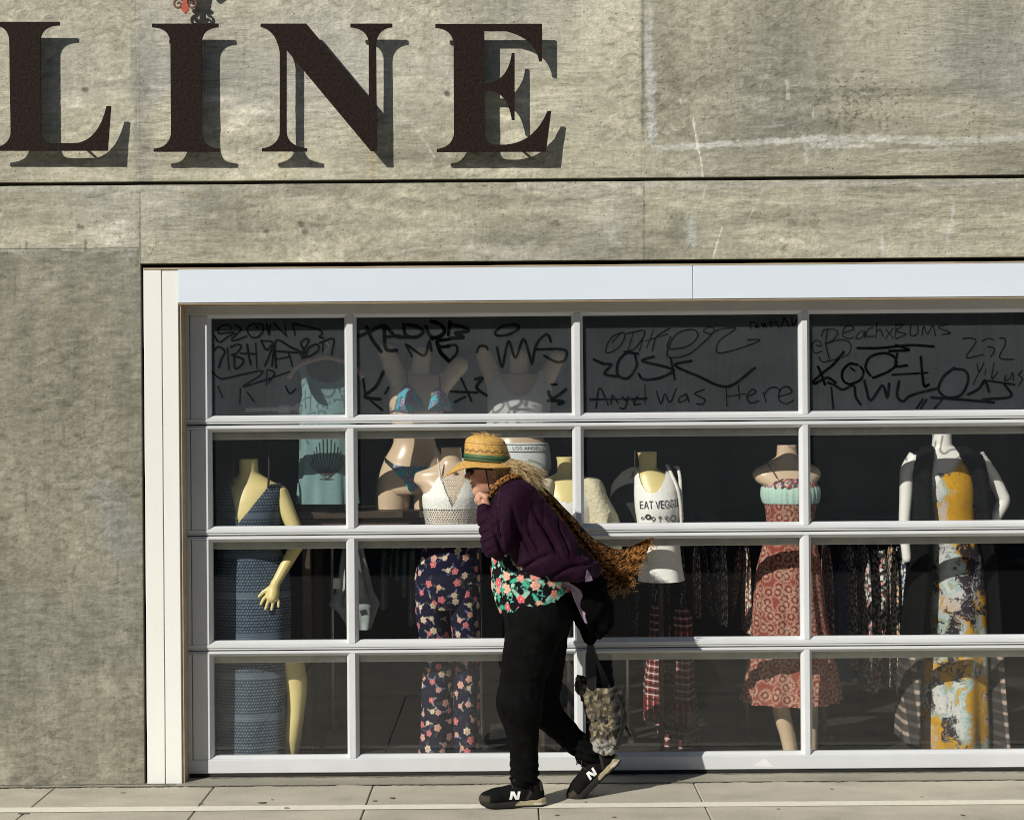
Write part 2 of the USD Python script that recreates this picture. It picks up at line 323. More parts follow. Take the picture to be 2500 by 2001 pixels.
def concrete(name, scl, gain=1.0):
    N = {
        'a': ('attribute', {'attribute': 'paint'}), 'tc': ('texture_coordinate', {}),
        'm1': ('mapping', {'scale': scl, 'rotation': (0, .10, 0)}), 'n1': ('noise_texture', {'scale': 9., 'detail': 8., 'roughness': .72, 'distortion': .2}),
        'm5': ('mapping', {'scale': (1., 1., 1.8), 'rotation': (0, -.6, 0)}), 'n4': ('noise_texture', {'scale': 17., 'detail': 7., 'roughness': .66, 'distortion': .5}),
        'nm': ('noise_texture', {'scale': 1.7, 'detail': 3.}), 'rm': ('map_range', {'value': 0., 'from_min': .44, 'from_max': .56, 'to_min': 0., 'to_max': 1., 'clamp': True}),
        'mx': ('mix', {'mix_type': 'mix', 'fac': .5}), 'n2': ('noise_texture', {'scale': 55., 'detail': 6., 'roughness': .7}),
        'm3': ('mapping', {'scale': (2.2, 1., 24.), 'rotation': (0, .06, 0)}), 'n3': ('noise_texture', {'scale': 4.5, 'detail': 8., 'roughness': .7}),
        'rs': ('map_range', {'value': 0., 'from_min': .60, 'from_max': .70, 'to_min': 0., 'to_max': .75, 'clamp': True}),
        'm6': ('mapping', {'scale': (20., 1., 1.3)}), 'n6': ('noise_texture', {'scale': 3., 'detail': 5., 'roughness': .65}),
        'r6': ('map_range', {'value': 0., 'from_min': .3, 'from_max': .7, 'to_min': .93, 'to_max': 1.07}),
        'r1': ('rgb_ramp', {'ramp': [(.28, (.50, .50, .47)), (.42, (.82, .82, .79)), (.53, (1.0, 1.0, .99)), (.64, (1.20, 1.19, 1.17)), (.76, (1.5, 1.49, 1.49))]}),
        'r2': ('rgb_ramp', {'ramp': [(.3, (.80, .80, .79)), (.5, (1., 1., 1.)), (.7, (1.2, 1.2, 1.2))]}),
        'x1': ('mix', {'mix_type': 'multiply', 'fac': 1.}), 'x2': ('mix', {'mix_type': 'multiply', 'fac': 1.}), 'x3': ('mix', {'mix_type': 'multiply', 'fac': 1.}),
        'vo': ('voronoi_texture', {'scale': 34.}), 'rv': ('map_range', {'value': 0., 'from_min': .10, 'from_max': .17, 'to_min': 1., 'to_max': 0., 'clamp': True}), 'nv': ('noise_texture', {'scale': 6., 'detail': 2.}), 'rn': ('map_range', {'value': 0., 'from_min': .52, 'from_max': .60, 'to_min': 0., 'to_max': .75, 'clamp': True}), 'kv': ('math', {'math_type': 'multiply', 'value1': 0., 'value2': 0.}), 'x5': ('mix', {'mix_type': 'mix', 'fac': 0., 'color2': (.085, .08, .065)}),
        'x4': ('mix', {'mix_type': 'mix', 'fac': 0., 'color2': (.50, .49, .45) if gain > .9 else (.36, .355, .32)}),
        'ad': ('math', {'math_type': 'multiply_add', 'value1': 0., 'value2': .32, 'value3': 0.}),
        'b': ('bump', {'strength': .9, 'distance': .0095}), 'p': ('principled_bsdf', {'roughness': .82, 'specular_ior_level': .3})}
    L = [('tc.object', 'm1.vector'), ('m1.vector', 'n1.vector'), ('tc.object', 'm5.vector'), ('m5.vector', 'n4.vector'), ('tc.object', 'nm.vector'), ('nm.fac', 'rm.value'), ('rm.result', 'mx.fac'),
         ('n1.fac', 'mx.color1'), ('n4.fac', 'mx.color2'), ('tc.object', 'n2.vector'), ('tc.object', 'm3.vector'), ('m3.vector', 'n3.vector'), ('n3.fac', 'rs.value'), ('tc.object', 'm6.vector'), ('m6.vector', 'n6.vector'), ('n6.fac', 'r6.value'),
         ('mx.color', 'r1.fac'), ('n2.fac', 'r2.fac'), ('a.color', 'x1.color1'), ('r1.color', 'x1.color2'), ('x1.color', 'x2.color1'), ('r2.color', 'x2.color2'), ('x2.color', 'x3.color1'), ('r6.result', 'x3.color2'),
         ('x3.color', 'x4.color1'), ('rs.result', 'x4.fac'), ('tc.object', 'vo.vector'), ('vo.distance', 'rv.value'), ('tc.object', 'nv.vector'), ('nv.fac', 'rn.value'), ('rv.result', 'kv.value1'), ('rn.result', 'kv.value2'), ('x4.color', 'x5.color1'), ('kv.value', 'x5.fac'), ('x5.color', 'p.base_color'), ('n2.fac', 'ad.value1'), ('mx.color', 'ad.value3'), ('ad.value', 'b.height'), ('b.normal', 'p.normal')]
    return usdkit.material(stage, lk(name), N, L, surface='p.BSDF')
M = {
 'conc_h': concrete('concrete_horizontal', (1., 1., 5.5)), 'conc_p': concrete('concrete_pier', (1.2, 1., 3.5), .8),
 'white': simple('white_aluminium', (.61, .63, .655), .40, .05, 2.5, 0, scl=(1, 1, 1), specular_ior_level=.4),
 'jamb': simple('cream_white_trim', (.80, .805, .775), .45, .03, 3., scl=(1, 1, .3)),
 'header': simple('sheet_metal_sky_tint', (.69, .76, .86), .32, .03, 2., scl=(.3, 1, 1)),  # bluish base colour holds the sky reflection of the satin sheet
 'tan': simple('tan_edge', (.45, .36, .24), .6), 'alu': simple('dull_aluminium', (.42, .42, .38), .5, .1), 'rubber': simple('black_rubber', (.015, .015, .015), .7),
 'rust': simple('rusted_steel', (.0135, .0065, .0043), .85, .8, 85., .8, 300., specular_ior_level=.25), 'pin': simple('steel_pin', (.06, .05, .045), .5, metallic=.7),
 'orange': simple('orange_red_paint', (.42, .06, .025), .5, .25, 60.), 'ornbrown': simple('dark_red_metal', (.11, .035, .022), .6, .3, 60.),
 'slab': stained('pavement_concrete', (.50, .468, .385)), 'sill': stained('threshold_concrete', (.33, .31, .255)), 'slabdark': simple('joint_earth', (.045, .042, .036), .95),
 'line': simple('worn_white_paint', (.80, .77, .66), .7, .05, 30.), 'asphalt': simple('asphalt', (.05, .05, .052), .9, .2, 20., .3), 'sand': simple('far_ground', (.16, .15, .12), .95, .2, 1.),
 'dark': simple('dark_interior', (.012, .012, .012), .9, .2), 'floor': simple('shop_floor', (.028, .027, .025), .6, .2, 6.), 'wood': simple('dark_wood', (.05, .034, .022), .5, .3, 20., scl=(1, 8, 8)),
 'palewood': simple('pale_wood', (.34, .20, .12), .5, .2, 30.), 'chrome': simple('chrome', (.5, .5, .5), .25, .05, metallic=.9),
 'skin_y': simple('yellow_plastic', (.72, .60, .27), .38, .03, 4.), 'skin_b': simple('beige_plastic', (.62, .47, .33), .28, .04, 4., coat_weight=.3), 'skin_w': simple('white_plastic', (.80, .79, .76), .38, .02),
 'cloth': painted('printed_cloth', .85, specular_ior_level=.12), 'thin': painted('thin_cloth', trans=.25, specular_ior_level=.12), 'fuzzy': painted('fuzzy_cloth', var=.3, vs=140., bump=.9, bs=160.),
 'black': simple('black_cloth', (.0022, .0022, .0024), .95, .4, 12., .4, 300., specular_ior_level=.05), 'blackpants': simple('black_denim', (.0035, .0035, .0038), .9, .35, 14., .4, 400., specular_ior_level=.08),
 'cord': simple('black_cord', (.006, .006, .006), .7), 'white_cloth': simple('white_cotton', (.78, .78, .76), .85, .05, 20., .2), 'rope': simple('white_rope', (.74, .72, .68), .8, .1),
 'ink1': ink_mat('dull_marker', .36), 'ink2': ink_mat('black_marker', .7, (.002, .002, .002)), 'ink3': ink_mat('faint_marker', .3), 'print': simple('print_ink', (.035, .035, .035), .8),
 'tagpaper': simple('paper_tag', (.7, .7, .66), .8), 'lens': simple('dark_lens', (.004, .004, .004), .08, 0), 'frame': simple('black_frame', (.008, .008, .008), .3),
 'ribbon': simple('green_ribbon', (.045, .115, .045), .6, .2, 60., scl=(1, 1, 6)), 'ribbond': simple('dark_green_ribbon', (.012, .035, .018), .6),
 'straw': painted('straw', .6, .3, 120., .6, 200.), 'strawlo': simple('loose_straw', (.52, .34, .13), .6, .2, 40.), 'hair': simple('blonde_hair', (.50, .37, .19), .5, .3, 60.),
 'velvet': painted('purple_velvet', .75, .25, 40., .25, 500., sheen_weight=.07, sheen_roughness=.35, sheen_tint=(.6, .35, .6), specular_ior_level=.1),
 'lilac': simple('lilac_lining', (.30, .21, .31), .6, .12, 30.), 'skin': painted('skin', .5, .10, 60., .15, 500., subsurface_weight=.12, subsurface_radius=(.9, .35, .2), subsurface_scale=.006),
 'shoe': painted('shoe', .8, .25, 120., .5, 700., specular_ior_level=.12), 'nwhite': simple('white_leather', (.75, .75, .75), .5, .03), 'nickel': simple('lace_black', (.01, .01, .01), .7),
 'canvas': painted('camouflage_canvas', .85, .35, 60., .6, 120.), 'strap': simple('black_webbing', (.006, .006, .007), .7, .2, 60., .3, 400.),
}
for i, d in enumerate((.105, .028, .002, .018)): M[f'glass{i}'] = glass(f'window_glass_{"abcd"[i]}', d * .45)  # row amounts mix real dust with reflected glare painted as diffuse haze
# ------------------------------------------------------------------ structure: ground, road, pavement
obj('ground', box(-150, 150, -300, 30, -.32, -.30), M['sand'], kind='structure')
obj('road', box(-150, 150, -60, -3.6, -.29, -.13), M['asphalt'], kind='structure')
pav = thing('pavement', None, None, kind='structure')
obj('bedding', box(-12, 12, -3.55, -.02, -.28, -.03), M['slabdark'], pav)
rng = np.random.default_rng(4)
js = [-1.367 - .725 * k for k in range(14, 0, -1)] + [-1.367, -.644, .10, .812, 2.42] + [2.42 + .725 * k for k in range(1, 12)]
def slab(x0, x1, y0, y1, g=.0025, c=.005):
    return cbox(x0 + g, x1 - g, y0 + g, y1 - g, -.06, rng.uniform(-.0008, .0008), c)
for a, b in zip(js[:-1], js[1:]): obj('slab', slab(a, b, -1.9, -.158, c=.003), M['slab'], pav)
for a, b in zip(js[::2][:-1], js[::2][1:]): obj('slab', slab(a, b, -3.4, -1.9), M['slab'], pav)
obj('kerb', cbox(-12, 12, -3.56, -3.4, -.3, .0, .02), M['slab'], pav)
obj('threshold', cbox(-6, 8, -.156, .06, -.08, .003, .004), M['sill'], pav)
# white painted line, slightly ragged
xs = np.linspace(-3.2, 3.2, 260); e0 = -.541 + .002 * rng.standard_normal(260).cumsum() / 8; e1 = -.500 + .002 * rng.standard_normal(260)
v = np.array([[x, y, .0035] for x, a, b in zip(xs, np.clip(e0 - .035, -.578, -.572), np.clip(e1, -.503, -.497)) for y in (a, b)])
f = np.array([[2*i, 2*i+2, 2*i+3] for i in range(259)] + [[2*i, 2*i+3, 2*i+1] for i in range(259)])
obj('painted_line', (v, f), M['line'], pav)
M['gum'] = simple('old_gum', (.13, .12, .10), .8, .3)
M['gum2'] = simple('scuff', (.29, .27, .225), .85, .2)
for (px, py, r, q) in [(640, 1960, 16, 0), (490, 1962, 9, 0), (665, 1952, 5, 0), (915, 1955, 9, 0), (958, 1948, 12, 0), (700, 1974, 14, 1), (2030, 1926, 7, 0), (1500, 1995, 8, 0), (1360, 1990, 9, 0), (1430, 1958, 5, 0),
                    (60, 1985, 20, 0), (2350, 1990, 9, 0), (1900, 1975, 6, 0), (2250, 1945, 6, 1), (300, 1935, 10, 1), (1020, 1915, 16, 1)]:
    d = 1.7 * FPX / (py - 1000.5 + (px - 1250) * sr); c = W(px, py, d - EYE)
    r = r / 560 * .62
    an = np.linspace(0, 2 * np.pi, 14, endpoint=False); rr = r * (1 + .25 * rng.standard_normal(14).clip(-1, 1))
    P = Polygon(np.c_[c[0] + rr * np.cos(an), c[1] + .8 * rr * np.sin(an)]).buffer(0)
    g = trimesh.creation.extrude_polygon(P if P.geom_type == 'Polygon' else max(P.geoms, key=lambda q: q.area), .0012, engine='earcut'); g.apply_translation([0, 0, .002 if c[1] < -.56 or c[1] > -.49 else .0042])
    obj('gum_spot', g, M['gum'] if q == 0 else M['gum2'], pav)

M['dirt'] = simple('dirt', (.15, .14, .11), .95, .3, 30.)
def ragged(x0, x1, yc, w, z, seed):
    r = np.random.default_rng(seed); n = int((x1 - x0) / .012); x = np.linspace(x0, x1, n); k = np.clip(np.convolve(r.random(n + 8), np.ones(9) / 9, 'valid') * 2.2 - .55, .05, 1)
    v = np.array([[q, s, z] for q, h in zip(x, k) for s in (yc - w * h * (.6 + .8 * r.random()), yc)]); f = np.array([[2*i, 2*i+2, 2*i+3] for i in range(n - 1)] + [[2*i, 2*i+3, 2*i+1] for i in range(n - 1)]); return v, f
obj('dirt_strip', ragged(-3, -1.55, -.108, .028, .0042, 3), M['dirt'], pav); obj('dirt_strip', ragged(-1.5, 3, .004, .03, .0042, 5), M['dirt'], pav); obj('dirt_strip', ragged(-3, 3, -.150, .022, .0040, 7), M['dirt'], pav)


# ------------------------------------------------------------------ concrete building
YW = -.106
bld = thing('shop_building', 'raw grey concrete shop front of cast panels round the white door', 'building')
def fbm2(x, z, sx, sz, seed, oc=4): return meshkit.fbm(np.c_[x * sx, z * sz, np.full(len(x), seed * 7.3)], oc, seed)
BANDS = []   # light and dark marks of the wall, in photo points: (points, half width, colour, strength)
def mk(pts, w, col, k): BANDS.append((LineString(pts), w, np.array(col), k))
PALE, DARK = (.56, .555, .52), (.13, .125, .10)
mk([(1588, 0), (1588, 180)], 12, (.47, .47, .47), .9); mk([(1588, 180), (1592, 342)], 10, (.52, .52, .51), .9)
mk([(1596, 362), (1760, 352), (1960, 342)], 7, PALE, .95); mk([(1985, 355), (2130, 357)], 6, PALE, .7); mk([(1960, 340), (2130, 338), (2300, 348), (2500, 335)], 9, PALE, .8); mk([(2170, 370), (2360, 364)], 4, PALE, .5)
mk([(1569, 0), (1570, 340)], 3, DARK, .5); mk([(1967, 345), (1969, 395)], 5, PALE, .5); mk([(1800, 22), (2000, 20), (2280, 24)], 5, PALE, .6)
mk([(1692, 290), (1700, 340), (1712, 395), (1716, 432)], 1.6, (.75, .75, .68), 1.0); mk([(1724, 450), (1716, 485)], 1.8, (.6, .6, .55), .8)
mk([(1763, 556), (1745, 612), (1739, 640)], 1.7, (.72, .72, .65), 1.0); mk([(2330, 497), (2313, 588)], 4, PALE, .8); mk([(2150, 585), (2163, 625)], 6, PALE, .8); mk([(1862, 465), (1825, 540)], 2, PALE, .6)
mk([(1790, 62), (1812, 92)], 4, PALE, .8); mk([(1826, 0), (1832, 30)], 4, PALE, .8); mk([(2080, 0), (2092, 55)], 4, PALE, .8); mk([(2285, 90), (2320, 134)], 6, PALE, .8); mk([(1920, 200), (1925, 240)], 4, PALE, .7)
mk([(1985, 262), (1985, 290)], 2, PALE, .7); mk([(1395, 246), (1388, 290)], 5, PALE, .5); mk([(1005, 298), (1062, 385)], 2.2, PALE, .6); mk([(1085, 168), (1105, 198)], 6, PALE, .5); mk([(1660, 245), (1663, 252)], 2, PALE, .9)
mk([(1690, 540), (1692, 590)], 11, (.44, .47, .45), .7); mk([(1490, 550), (1500, 590)], 12, PALE, .35); mk([(1658, 540), (1650, 580)], 22, (.2, .2, .175), .5); mk([(1572, 445), (1572, 640)], 2, DARK, .6); mk([(340, 0), (341, 445)], 2, (.2, .2, .18), .5)
mk([(341, 470), (342, 640)], 3, (.16, .16, .15), .7); mk([(335, 150), (355, 430)], 22, (.22, .22, .21), .4)
mk([(0, 26), (300, 26), (550, 26), (900, 28)], 3, PALE, .35); mk([(1250, 26), (1560, 26)], 3, PALE, .45); mk([(0, 462), (700, 460)], 6, PALE, .3); mk([(1250, 455), (2500, 446)], 7, PALE, .35)
mk([(0, 607), (60, 612), (130, 600), (210, 612), (330, 605)], 6, (.42, .41, .36), .7); mk([(65, 590), (64, 612)], 3, DARK, .6); mk([(210, 590), (209, 612)], 3, DARK, .6)
mk([(694, 372), (696, 440)], 4, (.42, .32, .16), .35); mk([(908, 376), (912, 432)], 4, (.48, .33, .13), .5); mk([(455, 470), (470, 478)], 12, (.42, .35, .22), .3)
mk([(2400, 60), (2392, 220), (2380, 260), (2350, 275)], 2, (.22, .21, .18), .5); mk([(2398, 215), (2390, 350)], 5, (.24, .23, .2), .3)
mk([(300, 560), (318, 620)], 6, PALE, .25); mk([(75, 725), (100, 752)], 5, (.33, .33, .31), .6); mk([(90, 690), (130, 690)], 14, (.30, .29, .25), .5); mk([(265, 1210), (300, 1330)], 40, (.26, .27, .28), .45)
for (a, b) in [(1667, 142), (1963, 140), (2270, 137), (1045, 147), (1357, 545), (733, 547), (195, 553), (205, 220), (650, 565), (745, 565), (1090, 227), (185, 1060)]: mk([(a, b), (a + 2, b + 1)], 7, DARK, .75)
rr = random.Random(5)
for _ in range(120):
    a, b = rr.gauss(2110, 55), rr.gauss(235, 32)
    mk([(a, b), (a + rr.uniform(-6, 6), b + rr.uniform(-5, 5))], 1.8, DARK, .7)
for _ in range(30):
    a, b = rr.uniform(2060, 2400), rr.uniform(275, 315); mk([(a, b), (a + rr.uniform(-5, 5), b + rr.uniform(-4, 4))], 2, DARK, .6)
for _ in range(150):   # brushed scrapes
    a, b, l = rr.uniform(0, 2500), rr.uniform(0, 620), rr.uniform(15, 110); ang = rr.gauss(-.05, .12)
    mk([(a, b), (a + l, b + l * math.sin(ang))], rr.uniform(1.2, 3), PALE if rr.random() < .6 else (.2, .195, .165), rr.uniform(.2, .5))
for _ in range(110):
    a, b, l = rr.uniform(0, 335), rr.uniform(630, 1880), rr.uniform(10, 70)
    if rr.random() < .6: mk([(a, b), (a + l, b + rr.gauss(0, 5))], rr.uniform(1.2, 3), (.32, .31, .26), rr.uniform(.2, .5))
    else: mk([(a, b), (a + rr.gauss(0, 4), b + l)], rr.uniform(1.2, 3), (.12, .118, .10), rr.uniform(.2, .5))
from shapely import points as _pts, distance as _dist
def wall_paint(v, tone, seed, vert=False):
    px, py = PX(v); x, z = v[:, 0], v[:, 2]
    big = fbm2(x, z, 1.6, 2.2, seed, 4); st = fbm2(x, z, 2.2 if not vert else 9, 14 if not vert else 3, seed + 1, 5); fi = fbm2(x, z, 22, 40, seed + 2, 3)
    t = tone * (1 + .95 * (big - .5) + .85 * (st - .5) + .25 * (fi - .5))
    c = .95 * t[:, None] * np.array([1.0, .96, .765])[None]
    g = np.clip((fbm2(x, z, 1.2, 1.5, seed + 5, 3) - .52) * 5, 0, 1)[:, None]
    grey = c.mean(1, keepdims=True) * np.array([[1.0, .99, .93]]); k_ = .35 if vert else .8; c = c * (1 - k_ * g) + grey * k_ * g
    sc = np.clip((fbm2(x, z, 5 if not vert else 14, 26 if not vert else 9, seed + 9, 5) - .56) * 9, 0, 1) * np.clip((fbm2(x, z, 2, 3, seed + 11, 3) - .42) * 5, 0, 1)
    c = c * (1 + .35 * sc)[:, None]
    P = _pts(np.c_[px, py])
    for ln, w, col, k in BANDS:
        x0, y0, x1, y1 = ln.bounds
        ok = np.flatnonzero((px > x0 - 2*w - 3) & (px < x1 + 2*w + 3) & (py > y0 - 2*w - 3) & (py < y1 + 2*w + 3))
        if len(ok) == 0: continue
        d = _dist(P[ok], ln) + (meshkit.noise(np.c_[px[ok] / 9, py[ok] / 9, px[ok] * 0], 3) - .5) * w
        m = np.clip((w - d) / max(w * .5, 1.6) + .5, 0, 1) * k * (.85 + .4 * meshkit.noise(np.c_[px[ok] / 14, py[ok] / 5, px[ok] * 0], 7))
        m = np.clip(m, 0, 1)[:, None]
        c[ok] = c[ok] * (1 - m) + col * m * (.8 + .4 * fi[ok][:, None])
    return np.clip(c, .02, .9)
def wall_slab(x0, x1, z0, z1, tone, seed, m='conc_h', vert=False, vis=(-2.7, 2.7), res=.0055, bulge=.004, yb=.30):
    """a cast panel: a fine relief on the side to the street, a plain back"""
    def axis(a, b, lo, hi):
        lo, hi = max(a, lo), min(b, hi)
        if hi <= lo: return np.linspace(a, b, 6)
        mid = np.linspace(lo, hi, max(2, int((hi - lo) / res) + 1))
        return np.unique(np.round(np.r_[np.linspace(a, lo, 4)[:-1] if lo > a + 1e-6 else [], mid, np.linspace(hi, b, 4)[1:] if hi < b - 1e-6 else []], 6))
    X, Z = axis(x0, x1, *vis), axis(z0, z1, -1, 3.25)
    gx, gz = np.meshgrid(X, Z, indexing='ij'); x, z = gx.ravel(), gz.ravel()
    h = (fbm2(x, z, 5, 9, seed + 20, 4) - .5) * bulge * 1.6 + (fbm2(x, z, 16, 34, seed + 21, 3) - .5) * bulge
    e = np.minimum(np.minimum(x - x0, x1 - x), np.minimum(z - z0, z1 - z)); ch = np.clip(1 - e / .004, 0, 1) * .0006
    y = YW - h * np.clip(e / .02, 0, 1) + ch
    v = np.c_[x, y, z]; p = wall_paint(v, tone, seed, vert)
    nx, nzv = len(X), len(Z)
    i, j = np.meshgrid(np.arange(nx - 1), np.arange(nzv - 1), indexing='ij'); A = i * nzv + j
    q = np.stack([A, A + nzv, A + nzv + 1, A + 1], -1).reshape(-1, 4); f = np.vstack([q[:, [0, 1, 2]], q[:, [0, 2, 3]]])
    rim = np.r_[np.arange(nx) * nzv, (nx - 1) * nzv + np.arange(1, nzv), (np.arange(nx - 2, -1, -1)) * nzv + nzv - 1, np.arange(nzv - 2, 0, -1)].astype(int)
    k = len(v); bv = v[rim].copy(); bv[:, 1] = yb; n = len(rim); a = np.arange(n); b2 = (a + 1) % n; q = k + n
    f = np.vstack([f, np.stack([q + b2, q + a, k + a], 1), np.stack([q + b2, k + a, k + b2], 1)])
    v = np.vstack([v, bv, v[rim], [[(x0 + x1) / 2, yb, (z0 + z1) / 2]]]); f = np.vstack([f, np.stack([k + b2, k + a, np.full(n, k + 2 * n)], 1)])
    p = np.vstack([p, p[rim], p[rim], p[:1]])
    obj('wall_panel', (v, f), M[m], bld, smooth=40 if False else True, paint=p)
zj = 2.751; zl = W(1250, 636, YW)[2]; zf = W(1250, 648, YW)[2]; zp = W(170, 606, YW)[2]
xj0, xj1 = -1.707, .604; xpr = (345 - 1250) / 533.1
for (a, b, s, t) in ((-5, xj0 - .00015, 1, .47), (xj0 + .00015, xj1 - .00015, 2, .47), (xj1 + .00015, 7, 3, .42)): wall_slab(a, b, zj + .009, 4.6, t, s)
for (a, b, s, t) in ((-5, xj0 - .00015, 4, .43), (xj0 + .00015, xj1 - .00015, 5, .44), (xj1 + .00015, 7, 6, .43)): wall_slab(a, b, zl if a > -4 else zp, zj - .009, t, s)
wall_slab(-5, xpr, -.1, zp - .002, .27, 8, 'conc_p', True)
obj('joint_backing', box(-5, 7, YW + .03, .29, zj - .02, zj + .02), M['slabdark'], bld)
obj('wall_panel', box(4.2, 7, YW, .3, -.1, zl - .002), M['conc_p'], bld, paint=np.full((8, 3), .25))
obj('reveal', cat_([box(xpr - .03, xpr + .003, YW + .02, .29, 0, zl), box(xpr - .03, 4.3, YW + .02, .29, zl - .003, zl + .03)]), M['slabdark'], bld)
# room behind the door
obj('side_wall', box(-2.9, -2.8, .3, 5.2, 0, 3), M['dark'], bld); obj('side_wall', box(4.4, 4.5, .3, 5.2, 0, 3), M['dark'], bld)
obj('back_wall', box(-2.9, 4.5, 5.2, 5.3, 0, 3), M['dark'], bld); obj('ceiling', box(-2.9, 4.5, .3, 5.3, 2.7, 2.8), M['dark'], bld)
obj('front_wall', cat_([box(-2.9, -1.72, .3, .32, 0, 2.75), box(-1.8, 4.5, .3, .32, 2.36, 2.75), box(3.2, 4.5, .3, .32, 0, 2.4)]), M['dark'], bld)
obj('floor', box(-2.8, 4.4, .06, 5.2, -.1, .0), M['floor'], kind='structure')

# ------------------------------------------------------------------ door surround
sur = thing('door_surround', 'white metal door casing with tall jamb strips and a wide header', 'door frame', (-1.65, 0, 0))
S = 533.1
xa, xb, xc = (352.5 - 1250) / S, (397 - 1250) / S, (438 - 1250) / S
zh0 = W(1250, 733, YW)[2]
obj('jamb_strip', cbox(xa, xb - .001, YW, .02, .0, zf, .002), M['jamb'], sur); obj('jamb_strip', cbox(xb + .001, xc - .002, YW + .003, .02, .0, zf, .002), M['jamb'], sur)
obj('jamb_edge', box(xc - .002, xc + .008, YW + .012, .02, 0, zh0), M['tan'], sur)
xh = (1694 - 1250) / S
obj('header_panel', cbox(xc - .0015, xh - .0012, YW - .002, .02, zh0, zf - .006, .0015), M['header'], sur); obj('header_panel', cbox(xh + .0012, 3.4, YW - .002, .02, zh0, zf - .006, .0015), M['header'], sur)
obj('header_flashing', box(xa, 3.4, YW - .004, .02, zf - .0055, zf + .001), M['tan'], sur)
obj('header_lip', box(xc, 3.4, YW + .004, .02, zh0 - .007, zh0 - .0005), M['tan'], sur)
obj('jamb_strip', cbox(2.62, 3.0, YW, .02, 0, zh0 - .008, .002), M['jamb'], sur)

# ------------------------------------------------------------------ glazed sectional door
door = thing('garage_door', 'white aluminium roll-up door with four rows of dusty glass panes', 'door', (0, 0, 0))
SX = 525.0
cols = [((a - 1250) / SX, (b - 1250) / SX) for a, b in ((514, 841), (870, 1397), (1425, 1953), (1980, 2510))]
rows_ = [((1000.5 - a) / SX + 1.7, (1000.5 - b) / SX + 1.7) for a, b in ((771, 1009), (1049, 1280), (1318.5, 1560), (1598, 1841))]
seams = [2.185 + .02] + [(1000.5 - p) / SX + 1.7 for p in (1031.5, 1302, 1583)] + [.018]
bv = .0135; xl, xr = (437 - 1250) / SX, cols[-1][1] + .10
for r in range(4):
    (zt, zb) = rows_[r]; s0, s1 = seams[r], seams[r + 1]
    top, bot = s0 - .003, s1 + .003
    if r == 0: top = s0 + .02
    # rails: a broad face and a lip by the seam
    obj('rail', cat_([cbox(xl, xr, 0, .045, zt + bv, top - (.006 if r else 0), .0025), cbox(xl, xr, .004, .043, top - .007, top, .002)]), M['white'], door)
    bz = bot + (.0 if r < 3 else 0)
    obj('rail', cat_([cbox(xl, xr, 0, .045, bz + .009, zb - bv, .0025), cbox(xl, xr, .004, .043, bz, bz + .0075, .002)] if r < 3 else [cbox(xl, xr, 0, .045, bz, zb - bv, .003)]), M['white'], door)
    obj('end_stile', cat_([cbox(xl, (463 - 1250) / SX, .001, .045, zb - bv + .0005, zt + bv - .0005, .002), cbox((465 - 1250) / SX, cols[0][0] - bv, .001, .045, zb - bv + .0005, zt + bv - .0005, .002)]), M['white'], door)
    obj('end_stile', cbox(cols[-1][1] + bv, xr, .001, .045, zb - bv + .0005, zt + bv - .0005, .002), M['white'], door)
    for c in range(3): obj('muntin', cbox(cols[c][1] + bv, cols[c + 1][0] - bv, .001, .045, zb - bv + .0005, zt + bv - .0005, .002), M['white'], door)
    if r: obj('strut', cbox(cols[0][0] - .02, xr - .02, .056, .085, zt - (.037 if r else .036), zt + .03, .003), M['alu'], door)
    for c, (x0, x1) in enumerate(cols):
        o = np.array([[x0 - bv, .0015, zb - bv], [x1 + bv, .0015, zb - bv], [x1 + bv, .0015, zt + bv], [x0 - bv, .0015, zt + bv]])
        i_ = np.array([[x0, .026, zb], [x1, .026, zb], [x1, .026, zt], [x0, .026, zt]]); b_ = o.copy(); b_[:, 1] = .044
        ib = i_.copy(); ib[:, 1] = .044
        vv = np.vstack([o, i_, ib, b_]); ff = []
        for k in range(4):
            n = (k + 1) % 4
            for (A, B) in ((0, 4), (4, 8), (8, 12)): ff += [[A + k, A + n, B + n], [A + k, B + n, B + k]]
        obj('glazing_bead', (vv, np.array(ff)), M['white'], door)
        g = obj('glass_pane', box(x0 - .004, x1 + .004, .030, .034, zb - .004, zt + .004), M[f'glass{r}'], door)
        if r == 0: PANE = globals().setdefault('PANES', []); PANE.append(g)
obj('bottom_seal', cbox(xl, xr, .006, .04, .003, .0185, .003), M['rubber'], door)
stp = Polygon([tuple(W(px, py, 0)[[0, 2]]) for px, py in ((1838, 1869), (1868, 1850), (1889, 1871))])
obj('painted_sun_patch', extrude_y(stp, -.0008, .0005), M['nwhite'], door, label='white triangle of painted sunlight on the bottom rail')  # patch of sunlight on the rail, put in as a thin white plate
